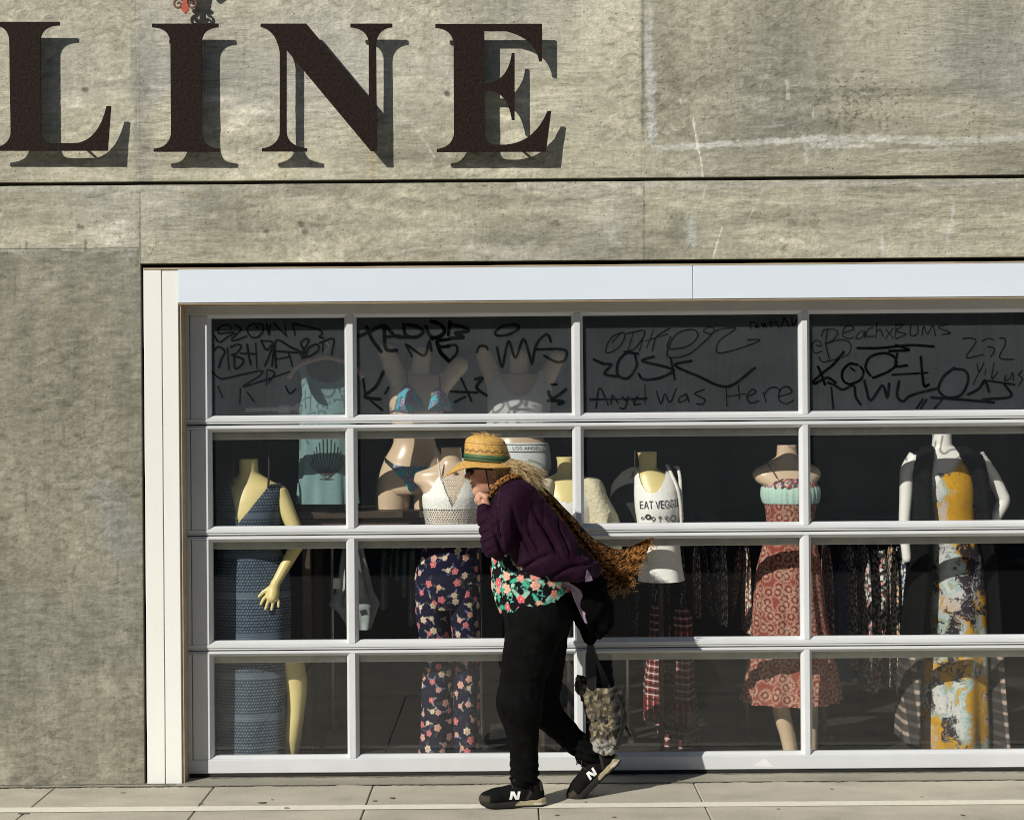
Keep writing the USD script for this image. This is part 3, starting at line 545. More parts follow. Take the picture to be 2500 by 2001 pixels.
# --- writing on the top panes (traced pen strokes)
YG = .0294
def scrawl(pane, strokes, ox, oy, s, w, ink, label=None):
    L = [LineString(pxline(st, YG, ox, oy, s)).buffer(w / 2 * (.75 if len(st) < 3 else 1), quad_segs=3) for st in strokes if len(st) > 1]
    obj('graffiti', extrude_y(unary_union(L).simplify(.0006), YG - .0006, YG), M[ink], PANES[pane], label=label)
A = (500, 760, 5.989)
scrawl(0, [[(385, 255), (360, 205), (290, 195), (210, 235), (185, 290), (215, 325), (320, 310), (440, 312), (330, 370), (215, 450), (135, 355)], [(440, 195), (530, 255), (470, 330), (395, 400), (430, 425), (610, 362)],
           [(775, 240), (720, 180), (640, 220), (625, 300), (680, 375), (770, 375), (845, 300), (850, 210), (780, 180)], [(905, 175), (935, 340), (960, 190)], [(1010, 178), (1200, 365)], [(1170, 180), (1185, 350)], [(1285, 180), (1320, 355)], [(1320, 185), (1500, 225), (1670, 265), (1720, 320), (1670, 370), (1740, 385)]], *A, .009, 'ink1')
scrawl(0, [[(140, 570), (180, 520), (260, 540), (290, 600), (240, 700), (200, 820)], [(330, 530), (350, 850)], [(380, 520), (480, 480), (530, 520), (460, 610), (400, 640), (560, 700), (520, 800), (440, 830), (430, 660)], [(620, 480), (640, 640), (670, 780)], [(520, 610), (740, 620)], [(745, 460), (760, 830)], [(820, 430), (900, 560), (1000, 470), (960, 600), (880, 790)], [(830, 430), (1000, 470), (980, 800)],
           [(1040, 820), (1040, 430), (1250, 520), (1400, 600), (1040, 580)], [(1220, 590), (1280, 800)], [(1040, 700), (1250, 660)], [(1400, 640), (1450, 560), (1520, 430), (1470, 400), (1400, 470), (1460, 580), (1430, 650), (1480, 660)], [(1480, 640), (1520, 530), (1640, 480), (1660, 560), (1560, 640), (1420, 680)], [(1680, 460), (1880, 400), (1850, 630)], [(1730, 470), (1720, 590)]], *A, .010, 'ink3')
scrawl(0, [[(100, 880), (230, 980), (420, 950), (810, 865), (800, 940), (560, 1100), (1000, 960), (1240, 880)], [(910, 850), (900, 1080)], [(930, 850), (1020, 900), (930, 1040)], [(190, 1090), (260, 1260)], [(520, 1120), (510, 1350)], [(620, 1180), (720, 1320)], [(1180, 1090), (1240, 1200), (1330, 1130)]], *A, .008, 'ink3')
A = (860, 760, 3.9926)
scrawl(1, [[(60, 245), (180, 190), (310, 140), (420, 240), (540, 250)], [(140, 150), (190, 270), (280, 390)], [(310, 140), (325, 360), (430, 380)], [(320, 250), (460, 235)], [(500, 130), (520, 230), (620, 250), (690, 200), (640, 150), (540, 130)], [(720, 150), (760, 240), (850, 260)], [(960, 130), (1080, 150), (1130, 190), (1000, 210), (1080, 250), (960, 260)]], *A, .017, 'ink1')
scrawl(1, [[(770, 95), (860, 130), (900, 190), (860, 240), (770, 265)], [(950, 100), (935, 230)], [(830, 285), (945, 270)], [(825, 300), (860, 400), (940, 480)], [(850, 345), (940, 340)]], *A, .019, 'ink2')
scrawl(1, [[(520, 320), (580, 440)], [(540, 330), (700, 430), (750, 290), (770, 380)], [(930, 330), (1010, 330), (1020, 400), (960, 470)], [(1210, 400), (1240, 340), (1300, 340), (1320, 370)], [(1410, 350), (1460, 540), (1520, 290), (1590, 450), (1670, 270), (1750, 510)], [(1750, 510), (1790, 330), (1860, 240), (1910, 230), (1935, 295)], [(1790, 370), (2000, 365), (2090, 390), (2060, 480), (1980, 490), (1870, 430)], [(1400, 190), (1470, 140), (1600, 130), (1620, 170), (1520, 225), (1410, 235), (1390, 200)]], *A, .012, 'ink1')
scrawl(1, [[(105, 660), (130, 840)], [(300, 590), (230, 730), (120, 830), (270, 855)], [(180, 870), (290, 960)], [(320, 800), (350, 740)], [(1060, 650), (1160, 870)], [(960, 780), (1220, 790)], [(1200, 660), (1270, 650), (1210, 740), (1310, 820)], [(1910, 780), (1950, 850), (2080, 760)], [(1910, 870), (2030, 870), (2060, 890), (2010, 900)], [(1940, 710), (1990, 710)], [(1000, 880), (1100, 830)]], *A, .015, 'ink1')
A = (1380, 700, 2.877)
scrawl(2, [[(400, 320), (330, 350), (285, 430), (300, 465), (380, 420), (420, 340), (390, 325), (330, 390)], [(420, 330), (560, 310), (490, 430), (410, 455)], [(480, 320), (440, 440)], [(560, 310), (520, 450)], [(620, 300), (570, 430)], [(735, 290), (640, 350), (610, 450)], [(560, 380), (720, 330)], [(740, 350), (720, 430), (850, 420), (930, 350), (900, 300), (800, 320), (740, 390), (720, 490), (850, 480), (960, 400), (1045, 310), (1010, 280), (970, 310), (1020, 330), (1080, 300), (1195, 290), (1090, 370), (1060, 430), (1080, 465), (1200, 440), (1340, 390), (1360, 370), (1280, 372)]], *A, .0062, 'ink1', 'looping marker scrawl along the top of the pane')
scrawl(2, [[(200, 510), (270, 540), (325, 545), (275, 610), (370, 630)], [(510, 470), (430, 465), (370, 530), (370, 620), (440, 640), (500, 560), (490, 480)], [(620, 490), (540, 520), (700, 560), (760, 590), (660, 640), (550, 650), (515, 610)], [(740, 500), (770, 650)], [(885, 520), (770, 550), (940, 630), (1140, 700), (1330, 570)]], *A, .013, 'ink1')
scrawl(2, [[(215, 850), (240, 710), (290, 800), (300, 830)], [(165, 785), (570, 790)], [(320, 820), (330, 760), (370, 815)], [(400, 770), (430, 800), (440, 770), (420, 850), (380, 850)], [(470, 800), (510, 770), (480, 825), (530, 820)], [(560, 690), (560, 820)], [(170, 795), (580, 780)]], *A, .007, 'ink1')
def small(txt): return txt
scrawl(2, [[(640, 730), (670, 820), (700, 750), (735, 810), (780, 715)], [(850, 750), (800, 780), (800, 810), (850, 790), (855, 760), (870, 810)], [(975, 720), (910, 750), (980, 790), (960, 825), (920, 820)], [(1130, 700), (1135, 840)], [(1215, 690), (1225, 790)], [(1130, 770), (1270, 750)], [(1280, 770), (1340, 740), (1310, 720), (1275, 770), (1300, 815), (1360, 800)], [(1390, 740), (1410, 810)], [(1395, 760), (1430, 715), (1480, 705), (1510, 730)], [(1500, 770), (1590, 740), (1560, 700), (1510, 720), (1500, 790), (1550, 820), (1605, 795)]], *A, .0065, 'ink1', 'marker words in joined lower case along the bottom of the pane')
scrawl(2, [[(1290, 250), (1330, 250)], [(1300, 250), (1303, 300)], [(1350, 265), (1335, 285), (1360, 280)], [(1380, 255), (1395, 285), (1400, 255), (1415, 285)], [(1440, 240), (1445, 285)], [(1430, 255), (1500, 245)], [(1480, 240), (1500, 290)], [(1520, 280), (1540, 220), (1570, 280)], [(1590, 220), (1600, 270), (1630, 230)]], *A, .006, 'ink2')
A = (1980, 760, 4.146)
scrawl(3, [[(50, 340), (100, 350), (90, 300), (30, 300), (10, 360), (40, 420), (110, 400)], [(165, 190), (150, 330), (185, 485)], [(105, 250), (130, 190), (230, 180), (270, 220), (220, 290), (140, 330), (300, 285), (400, 330), (380, 430), (260, 480), (120, 510), (80, 460)],
           [(320, 220), (430, 180), (400, 145), (340, 160), (320, 240), (370, 275), (430, 260)], [(520, 190), (470, 230), (460, 275), (520, 260), (540, 195), (545, 270)], [(625, 160), (570, 190), (560, 250), (640, 250)], [(665, 110), (655, 270)], [(660, 210), (700, 180), (730, 255)], [(760, 180), (830, 270)], [(830, 170), (750, 275)], [(860, 140), (850, 270)], [(850, 135), (930, 140), (860, 195), (960, 230), (860, 275)], [(1010, 140), (1000, 220), (1030, 250), (1080, 220), (1080, 150)], [(1120, 245), (1140, 150), (1180, 230), (1230, 140), (1260, 250)], [(1370, 130), (1290, 160), (1360, 195), (1410, 220), (1320, 235)]], *A, .0055, 'ink1', 'thin marker writing along the top of the right pane')
scrawl(3, [[(1535, 275), (1620, 270), (1670, 310), (1570, 465), (1745, 435)], [(1730, 300), (1790, 270), (1850, 290)], [(1790, 355), (1850, 370), (1850, 410), (1815, 460)], [(1910, 270), (1960, 275), (1960, 350), (1910, 440), (1930, 480), (2055, 485)], [(1680, 530), (1700, 610), (1750, 520)], [(1640, 740), (1700, 610)], [(1770, 580), (1760, 640)], [(1850, 520), (1830, 680), (1890, 610)], [(1970, 650), (1960, 700), (2010, 680), (2040, 620), (2050, 700)], [(2140, 600), (2100, 640), (2140, 680), (2100, 750)]], *A, .006, 'ink1')
scrawl(3, [[(330, 410), (230, 530), (120, 620), (30, 700), (40, 730), (160, 670), (250, 720)], [(70, 560), (110, 650), (140, 740)], [(470, 540), (390, 530), (320, 600), (320, 690), (390, 735), (500, 690), (530, 610), (500, 560)], [(400, 570), (440, 600)], [(600, 650), (550, 560), (600, 460), (740, 420), (840, 460), (860, 540), (780, 610), (630, 670)], [(870, 430), (860, 550), (970, 545)], [(820, 640), (1180, 620)], [(1110, 460), (1140, 740), (1190, 740)], [(470, 370), (700, 370), (1000, 340), (1240, 355)], [(790, 400), (990, 390), (860, 340)]], *A, .012, 'ink2')
scrawl(3, [[(170, 720), (230, 740), (320, 790), (430, 750), (450, 860), (500, 940)], [(205, 770), (225, 980)], [(540, 700), (600, 900), (720, 750), (770, 870), (790, 730)], [(890, 710), (870, 850), (930, 910), (1010, 850), (1270, 780)], [(1450, 570), (1340, 660), (1290, 790), (1380, 870), (1520, 840), (1590, 700), (1560, 600), (1450, 580)], [(1220, 870), (1500, 890), (1850, 920)], [(1590, 840), (1700, 780), (1760, 700), (1800, 810)], [(1790, 700), (2060, 740)], [(1960, 740), (2020, 860), (1740, 890)], [(1250, 980), (1330, 890)], [(1070, 980), (1130, 890)], [(1110, 980), (1170, 890)]], *A, .013, 'ink1')

# ------------------------------------------------------------------ steel letters
def path(cmds):
    out = []
    for c in cmds:
        if len(c) == 2: out.append(c)
        else:
            p0 = np.array(out[-1]); c1, p2 = np.array(c[:2]), np.array(c[2:])
            for t in np.linspace(0, 1, 11)[1:]: out.append(tuple((1-t)**2 * p0 + 2*t*(1-t) * c1 + t*t * p2))
    return out
YL = YW - .073
letters = [
 ('L', [(-34, 93), (250, 93), (250, 107), (176, 108, 170, 165), (172, 555), (178, 603, 225, 603), (320, 603), (415, 590, 448, 447), (467, 447), (453, 635), (-38, 635), (-38, 622), (38, 618, 44, 560), (38, 165), (30, 108, -34, 107)], 'rusty steel capital L, leftmost of the row of wall letters'),
 ('I', [(640, 100), (920, 100), (920, 115), (850, 117, 848, 185), (850, 560), (855, 622, 928, 626), (928, 639), (647, 639), (647, 626), (712, 622, 720, 560), (717, 185), (714, 117, 640, 115)], 'rusty steel capital I standing under the small scrolled ornament'),
 ('N', [(1097, 100), (1290, 100), (1553, 415), (1553, 185), (1548, 120, 1475, 115), (1475, 100), (1652, 100), (1652, 115), (1590, 120, 1584, 185), (1588, 637), (1562, 637), (1207, 212), (1207, 560), (1215, 615, 1293, 625), (1293, 638), (1103, 638), (1103, 625), (1170, 615, 1178, 560), (1178, 225), (1165, 130, 1097, 113)], 'rusty steel capital N with a broad diagonal, between the other letters'),
 ('E', [(1833, 102), (2283, 101), (2283, 258), (2270, 258), (2255, 160, 2130, 131), (2040, 131), (2040, 349), (2060, 349), (2140, 335, 2155, 224), (2168, 224), (2168, 505), (2155, 505), (2140, 390, 2060, 380), (2040, 380), (2042, 570), (2046, 609, 2090, 609), (2130, 609), (2250, 600, 2305, 468), (2322, 468), (2300, 639), (1840, 640), (1840, 627), (1905, 620, 1912, 560), (1910, 185), (1905, 122, 1833, 117)], 'rusty steel capital E, rightmost of the row of wall letters'),
]
for ch, cm, lab in letters:
    P = Polygon([tuple(W(x / 1.725, y / 1.725, YL)[[0, 2]]) for x, y in path(cm)]).buffer(0)
    c = P.representative_point(); lo = P.bounds
    t = thing('sign_letter', lab, 'letter', (float(P.centroid.x), YL, lo[1]), 'steel letters mounted on the concrete wall')
    obj('letter_plate', extrude_y(P, YL, YL + .009), M['rust'], t)
    for (fx, fz) in ((.3, .15), (.3, .85), (.7, .12)):
        q = P.buffer(-.02)
        from shapely.ops import nearest_points
        from shapely.geometry import Point
        s = nearest_points(q, Point(lo[0] + fx * (lo[2] - lo[0]), lo[1] + fz * (lo[3] - lo[1])))[0]
        obj('mounting_pin', tube([(s.x, YL + .009, s.y), (s.x, YW + .01, s.y)], .006, 8), M['pin'], t)
# scrolled ornament over the I
def zl_(pts): return [tuple(W(x / 1.725, y / 1.725, YL)[[0, 2]]) for x, y in pts]
orn = thing('wall_ornament', 'orange and brown scrolled metal ornament above the letter I', 'ornament', tuple(W(775 / 1.725, 40 / 1.725, YL)))
def curl(cx, cy, r0, turns, a0, sg, n=26):
    return [(cx + r * math.cos(a) * sg, cy + r * math.sin(a)) for k in range(n + 1) for r, a in [(r0 * (1 - .8 * k / n), a0 + turns * 2 * math.pi * k / n)]]
def strk(pts, w): return LineString(zl_(pts)).buffer(w / 533 / 1.725 / 2)
obj('scroll', extrude_y(unary_union([strk(curl(752, 18, 22, 1.1, -1.3, -1), 8), strk([(775, -60), (764, -20), (752, -4)], 9)]), YL, YL + .008), M['ornbrown'], orn)
obj('scroll', extrude_y(unary_union([strk(curl(806, 18, 22, 1.1, -1.3, 1), 8), strk([(783, -60), (794, -20), (806, -4)], 9)]), YL, YL + .008), M['ornbrown'], orn)
obj('stem', extrude_y(unary_union([Polygon(zl_([(770, -80), (788, -80), (788, 10), (796, 40), (779, 60), (762, 40), (770, 10)])), strk([(745, -22), (813, -22)], 15)]), YL - .002, YL + .009), M['orange'], orn)
obj('petal', extrude_y(unary_union([Polygon(zl_(path([(779, -260), (830, -170, 792, -60), (766, -60), (728, -170, 779, -260)])))]), YL - .003, YL + .008), M['orange'], orn)
for sg in (-1, 1):
    obj('petal', extrude_y(unary_union([strk([(779 + sg * 18, -30), (779 + sg * 30, -90), (779 + sg * 80, -150), (779 + sg * 100, -90), (779 + sg * 72, -70), (779 + sg * 66, -96)], 22)]), YL, YL + .008), M['ornbrown'], orn)
obj('mounting_pin', tube([W(779 / 1.725, -22 / 1.725, YL + .008), W(779 / 1.725, -22 / 1.725, YW + .01)], .006, 8), M['pin'], orn)
# ------------------------------------------------------------------ unseen buildings behind the viewer, added to cut sky light and give reflections
def sky_blocker(x0, x1, h, col, lab):
    t = thing('added_street_building', lab, 'building', ((x0 + x1) / 2, -20, 0), 'added buildings that cut the sky light')
    mw = simple('facade_' + str(abs(int(x0 * 10))), col, .85, .1, 1.)
    obj('wall', box(x0, x1, -30, -20, -.13, h), mw, t); obj('roof', box(x0 - .2, x1 + .2, -30.2, -19.8, h, h + .3), M['dark'], t)
    for zz in np.arange(1.2, h - 1.6, 3.0):
        for xx in np.arange(x0 + 1.2, x1 - 1.5, 2.6): obj('window', cbox(xx, xx + 1.3, -20.02, -19.96, zz, zz + 1.5, .01), M['lens'], t)
sky_blocker(-34, -17.5, 7.0, (.20, .17, .14), 'brown two-storey building added across the street to cut sky light, out of view'); sky_blocker(-17, -4, 8.5, (.14, .13, .12), 'grey two-storey building added across the street to cut sky light, out of view'); sky_blocker(-3.6, 9, 7.5, (.22, .20, .17), 'tan two-storey building added across the street to cut sky light, out of view'); sky_blocker(9.5, 26, 9.0, (.12, .11, .11), 'dark three-storey building added across the street to cut sky light, out of view')
# ------------------------------------------------------------------ prints for cloth
def lerp(a, b, t): return np.asarray(a)[None] * (1 - t[:, None]) + np.asarray(b)[None] * t[:, None]
def put(c, m, col): 
    m = np.clip(m, 0, 1)[:, None]; c[:] = c * (1 - m) + np.asarray(col) * m
def spots(u, v, step, seed, jit=.35):
    r = np.random.default_rng(seed); out = []
    for i, a in enumerate(np.arange(u.min() - step, u.max() + step, step)):
        for b in np.arange(v.min() - step, v.max() + step, step):
            out.append((a + r.uniform(-jit, jit) * step, b + (i % 2) * step / 2 + r.uniform(-jit, jit) * step, r.uniform(0, 6.283), r.random(), r.random()))
    return out
def floral(u, v, bg, step, R, seed, petals=((.62, .10, .13), (.66, .30, .24), (.72, .52, .40)), leaves=((.36, .36, .30), (.18, .22, .42)), leafscale=1.0, core=(.8, .62, .4)):
    c = np.tile(np.array(bg, float), (len(u), 1)); T = cKDTree(np.c_[u, v])
    for (a, b, ph, q, w) in spots(u, v, step, seed):
        I = np.array(T.query_ball_point([a, b], R * 2.6), int)
        if len(I) == 0: continue
        x, y = u[I] - a, v[I] - b; r = np.hypot(x, y); th = np.arctan2(y, x)
        s = c[I]; lf = leaves[int(w * len(leaves)) % len(leaves)]
        for k in range(2):
            al = ph + k * (1.3 + q) + q; lx, ly = x * math.cos(al) + y * math.sin(al), -x * math.sin(al) + y * math.cos(al)
            L = R * (1.0 + .5 * w) * leafscale
            if w < .55: m = 1 - (((lx - R * .9) / L) ** 2 + (ly / (L * .28)) ** 2)
            else: m = np.where((lx > 0) & (lx < 2.1 * L), .5 - np.abs(np.abs(ly) - .16 * L - .15 * L * np.sin(lx / L * 9)) / (.12 * L), -1)
            put(s, np.clip(m * 5, 0, 1), np.array(lf) * (.75 + .5 * q))
        n = 5 + int(q * 2); rad = R * (.88 + .12 * np.cos(n * (th - ph))) * (.7 + .4 * w)
        base = petals[int(q * len(petals)) % len(petals)]
        put(s, np.clip((rad - r) / (R * .14), 0, 1), np.array(base))
        put(s, np.clip((rad - r) / (R * .14), 0, 1) * (r > .62 * rad) * .65, np.minimum(np.array(base) * 1.5 + .12, .85))
        put(s, .7 * np.clip(np.sin(r / R * 13 + 2 * np.sin(3 * th + ph)) - .35, 0, 1) * (r < rad), np.array(base) * .45)
        put(s, np.clip((R * .2 - r) / (R * .08), 0, 1), core)
        c[I] = s
    return c
def plaid(u, v, bg, bands, p):
    c = np.tile(np.array(bg, float), (len(u), 1))
    for w in (u, v):
        for (o, wd, col, k) in bands:
            d = np.abs((w / p - o + .5) % 1 - .5); put(c, (d < wd / 2) * k, col)
    return c
def flannel(u, v, p=.052):
    c = np.tile(np.array([.035, .032, .032]), (len(u), 1)); a, b = np.abs((u / p) % 1 - .5) < .17, np.abs((v / p) % 1 - .5) < .17
    put(c, (a | b) * 1., (.075, .068, .065)); put(c, (a & b) * 1., (.40, .31, .26)); return c
def crochet_blue(u, v):
    c = np.tile(np.array([.035, .055, .09]), (len(u), 1)); p = .014
    d = np.hypot(((u + .5 * p * np.floor(v / p)) / p % 1 - .5), (v / p % 1 - .5)); m = np.clip((.36 - d) * 8, 0, 1) * (.6 + .6 * meshkit.noise(np.c_[u * 90, v * 90, u * 0], 2))
    band = ((v + .06) % .19) < .032; m = np.where(band, .35 + .3 * (np.sin(v * 900) > 0), m)
    put(c, m, (.25, .32, .40)); return c
def paisley(u, v, bg, cols, step, R, seed):
    c = np.tile(np.array(bg, float), (len(u), 1)); T = cKDTree(np.c_[u, v])
    for (a, b, ph, q, w) in spots(u, v, step, seed, .45):
        I = np.array(T.query_ball_point([a, b], R * 1.5), int)
        if len(I) == 0: continue
        x, y = u[I] - a, v[I] - b; r = np.hypot(x, y); th = np.arctan2(y, x) - ph
        sp = r / R + .22 * np.cos(th) + .05 * np.cos(8 * th); s = c[I]
        put(s, (np.abs(sp - .85) < .10) * .9, cols[0]); put(s, (np.abs(sp - .5) < .09) * .9, cols[1 % len(cols)]); put(s, (sp < .22) * .9, cols[2 % len(cols)])
        put(s, (np.abs(sp - 1.1) < .06) * (np.cos(14 * th) > 0) * .8, cols[0]); c[I] = s
    return c
def tiedye(u, v, seed=3):
    w1, w2 = meshkit.fbm(np.c_[u * 14, v * 14, u * 0], 4, 71) - .5, meshkit.fbm(np.c_[u * 14, v * 14, u * 0 + 9], 4, 72) - .5
    U, V = u + .10 * w1, v + .12 * w2
    P = np.c_[U * 12, V * 7, u * 0]; a, b, g = meshkit.fbm(P, 4, seed), meshkit.fbm(P + 31, 4, seed + 4), meshkit.fbm(P + 63, 4, seed + 6)
    e = meshkit.fbm(np.c_[u * 90 + 30 * w1, v * 45, u * 0], 4, seed + 9) - .5
    c = np.tile(np.array([.66, .36, .025]), (len(u), 1)) * (.85 + .3 * meshkit.fbm(np.c_[u * 30, v * 30, u * 0], 3, 5))[:, None]
    put(c, np.clip((a + .22 * e - .49) * 9, 0, 1), (.24, .50, .53)); put(c, np.clip((a + .3 * e - .545) * 8, 0, 1), (.68, .68, .66))
    put(c, np.clip((g + .3 * e - .60) * 8, 0, 1) * .8, (.62, .58, .60)); put(c, np.clip((b + .55 * e - .53) * 9, 0, 1) * .95, (.075, .055, .075)); put(c, np.clip((b + .8 * e - .56) * 10, 0, 1) * .8, (.03, .022, .03)); return c
def leopard(u, v, p=.0095, seed=4):
    pts = np.array([(a, b) for a, b, *_ in spots(u, v, p, seed, .38)]); T = cKDTree(pts); d, i = T.query(np.c_[u, v], k=2)
    w = meshkit.noise(np.c_[u * 210, v * 210, u * 0], seed); h = ((i[:, 0] * 2654435761) % 97) / 97.
    c = np.tile(np.array([.46, .20, .05]), (len(u), 1)); ring = np.abs(d[:, 0] / p - .36 - .1 * (w - .5)) < .145 + .1 * (w - .4)
    put(c, ring * 1., (.012, .009, .007)); put(c, (h < .25) * (d[:, 0] / p < .3), (.015, .01, .008)); put(c, (d[:, 0] / p < .2) * (h > .25) * .5, (.30, .10, .02)); return c
def denim(u, v, base, seed=1):
    n = meshkit.fbm(np.c_[u * 30, v * 18, u * 0], 4, seed); return np.array(base)[None] * (.55 + .9 * n)[:, None]
def flat(m, col): return np.tile(np.array(col, float), (len(m.vertices), 1))
def add(parent, name, mat, m, paint=None, **k): return obj(name, m, M[mat], parent, smooth=True, paint=paint, **k)
def at3(L, Y): return [W(a, b, Y if len(q) == 0 else q[0]) for a, b, *q in L]
def limb(L, Y, r, sides=16, n=8):
    p = cr_spline(at3(L, Y), n); rr = np.interp(np.linspace(0, 1, len(p)), np.linspace(0, 1, len(r)), r); return tube(p, rr, sides)
def patch(body, pxs, Y, paintf=None, dy=.004, bulge=0., size=.006):
    P = Polygon([tuple(W(a, b, Y)[[0, 2]]) for a, b in cr_close(pxs)]).buffer(0)
    e = trimesh.creation.extrude_polygon(P, .002, engine='earcut'); e = e.subdivide_to_size(size, max_iter=12)
    v = e.vertices.copy(); d = _dist(_pts(v[:, :2]), P.exterior); mx = max(d.max(), 1e-6); h = 1 - (1 - np.clip(d / mx, 0, 1)) ** 2
    y = on_front(body, v[:, :2], dy) - bulge * h - v[:, 2]
    m = trimesh.Trimesh(np.c_[v[:, 0], y, v[:, 1]], e.faces, process=False); m.merge_vertices(); m.fix_normals()
    return m
def cr_close(p):
    return p
def mannequin(lab, px, Y, **k):
    b = W(px, 1890, Y); return thing('mannequin', lab, 'mannequin', (b[0], Y, 0), **k)
def ellipse_cut(m, cx, cy, rx, ry, backry=None):
    px, py = PX(m.vertices); n = normals(m); front = n[:, 1] < .05
    e = ((px - cx) / rx) ** 2 + ((py - cy) / ry) ** 2 < 1
    eb = ((px - cx) / rx) ** 2 + ((py - cy) / (backry or ry * .4)) ** 2 < 1
    return ~np.where(front, e, eb)
def stand(t, px, Y, z1, r=.012):
    x = W(px, 1000, Y)[0]; obj('stand', cat_([tube([(x, Y, .012), (x, Y, z1)], r, 10), trimesh.creation.cylinder(.14, .012, transform=trimesh.transformations.translation_matrix([x, Y, .008]), sections=28)]), M['pin'], t)

# 1 navy crochet maxi dress
Y = .22; t = mannequin('yellow mannequin in a long navy crochet halter dress at the far left', 610, Y)
m, u, v = sil([(1119, 583, 629, .043), (1150, 584, 631, .045), (1172, 566, 660, .055), (1192, 546, 692, .075), (1225, 538, 690, .095), (1265, 534, 682, .105), (1320, 540, 676, .088), (1400, 524, 702, .10)], Y); add(t, 'torso', 'skin_y', m)
m, u, v = sil([(1180, 556, 686, .08), (1205, 538, 694, .098), (1265, 529, 686, .113), (1320, 534, 682, .097), (1400, 520, 707, .112), (1500, 518, 710, .115), (1600, 518, 708, .12), (1868, 508, 706, .13)], Y, nu=200, dz=.004, fold=[(9, 0, .025, .4, .3)], caps=(False, False))
px, py = PX(m.vertices); fr = normals(m)[:, 1] < .1
V = fr & (py < 1275) & (px > 563 + (py - 1180) * .18) & (px < 660 - (py - 1180) * .82)
slit = fr & (py > 1600) & (px > 697)
m, u, v = cut(m, ~(V | slit), u, v); add(t, 'dress', 'thin', m, crochet_blue(u, v))
for (a, b) in ((( 566, 1185), (571, 1080)), ((655, 1190), (655, 1084))): obj('halter_string', limb([a, ((a[0] + b[0]) / 2 + 2, (a[1] + b[1]) / 2, Y - .07), (b[0], b[1], Y - .02)], Y - .075, [.006, .005, .004]), M['cord'], t, smooth=True)
arm = lambda p: smin(smin(cone(p, W(683, 1205, Y), W(732, 1318, Y - .03), .042, .033), cone(p, W(732, 1318, Y - .03), W(672, 1425, Y - .10), .034, .021), .02), HAND(p, W(672, 1425, Y - .10), W(655, 1488, Y - .115)), .012)
def HAND(p, wr, tip, spread=1.0):
    """a hanging hand seen from its back: palm, four fingers and a thumb off its side"""
    d = tip - wr; L = np.linalg.norm(d); d /= L; s = np.cross(d, [0, 1, 0]); s /= np.linalg.norm(s)
    pc = wr + d * L * .36; r = cone(p, wr, wr + d * L * .5 + s * .004, .019, .027)
    r = smin(r, ell(p, pc, (.030, .015, .036)), .012)
    for k, (o, ln, sp) in enumerate(((-.024, .86, -.10), (-.008, 1.0, -.03), (.009, .96, .04), (.024, .78, .13))):
        a = wr + d * L * .5 + s * o; b = wr + d * L * (ln * .76) + s * (o * 1.25 + sp * .05); c = wr + d * L * ln + s * (o * 1.35 + sp * .08) + np.array([0, -.004, 0])
        r = smin(r, np.minimum(cone(p, a, b, .0088, .0078), cone(p, b, c, .0078, .0062)), .004)
    a = wr + d * L * .18 - s * .018; b = wr + d * L * .42 - s * .046; c = wr + d * L * .60 - s * .058
    return smin(r, np.minimum(cone(p, a, b, .011, .0092), cone(p, b, c, .0092, .007)), .007)
c0 = W(690, 1340, Y); m = nets(arm, c0 - [.16, .2, .34], c0 + [.16, .12, .32], .004); add(t, 'arm', 'skin_y', m)
add(t, 'leg', 'skin_y', limb([(700, 1570), (722, 1660), (722, 1730), (712, 1800), (708, 1868)], Y + .01, [.065, .055, .043, .046, .034]))
stand(t, 570, Y + .02, .5)

# 2 teal tank top on a hanger
Y = .3; b = W(797, 870, Y); t = thing('hanging_tank_top', 'pale teal tank top with a scallop shell print on a wooden hanger', 'tank top', tuple(b))
m, u, v = sil([(893, 731, 866, .012), (915, 733, 864, .03), (960, 737, 861, .045), (1000, 731, 868, .05), (1100, 731, 867, .045), (1229, 726, 872, .055)], Y, nu=220, dz=.004, fold=[(11, .0, .07, .7, .2), (5, .0, .05, 2., .1)], caps=(False, False))
m, u, v = cut(m, ellipse_cut(m, 797, 893, 50, 96, 40), u, v); add(t, 'shirt', 'thin', m, flat(m, (.23, .37, .38)) * (.9 + .2 * meshkit.noise(np.c_[u * 30, v * 8, u * 0])[:, None]))
ray = []
for k in range(13):
    a = math.radians(-150 + 120 * k / 12); L = 96 - 22 * abs(k - 6) / 6
    ray.append([(801 + 5 * math.cos(a), 1163 + 5 * math.sin(a)), (801 + L * .5 * math.cos(a) * 1.02, 1163 + L * .55 * math.sin(a)), (801 + L * .62 * math.cos(a), 1163 + L * math.sin(a))])
ray += [[(779, 1150), (800, 1166), (824, 1150)], [(785, 1168), (816, 1168)]]
obj('shell_print', stick(m, unary_union([LineString(pxline(q, Y)).buffer(.0016, quad_segs=2) for q in ray]), .0025, .0008), M['print'], t)
obj('hanger', tube(cr_spline(at3([(703, 924), (730, 893), (797, 872), (862, 893), (886, 922)], Y), 8), [.011, .013, .012] + [.012] * (33 - 3) if False else .012, 10), M['palewood'], t, smooth=True)
obj('hook', tube(cr_spline(at3([(797, 872), (797, 855), (803, 845), (797, 835)], Y), 6), .003, 8), M['chrome'], t)
r_ = thing('wall_bracket', 'white pipe bracket beside the teal tank top', 'bracket', tuple(W(690, 998, .45)))
obj('pipe', tube([W(600, 1000, .45), W(740, 996, .45)], .012, 10), M['white'], r_); obj('clamp', tube([W(680, 998, .45), W(708, 998, .45)], .022, 12), M['white'], r_); obj('clamp', tube([W(727, 985, .45), W(738, 1012, .45)], .02, 12), M['white'], r_)

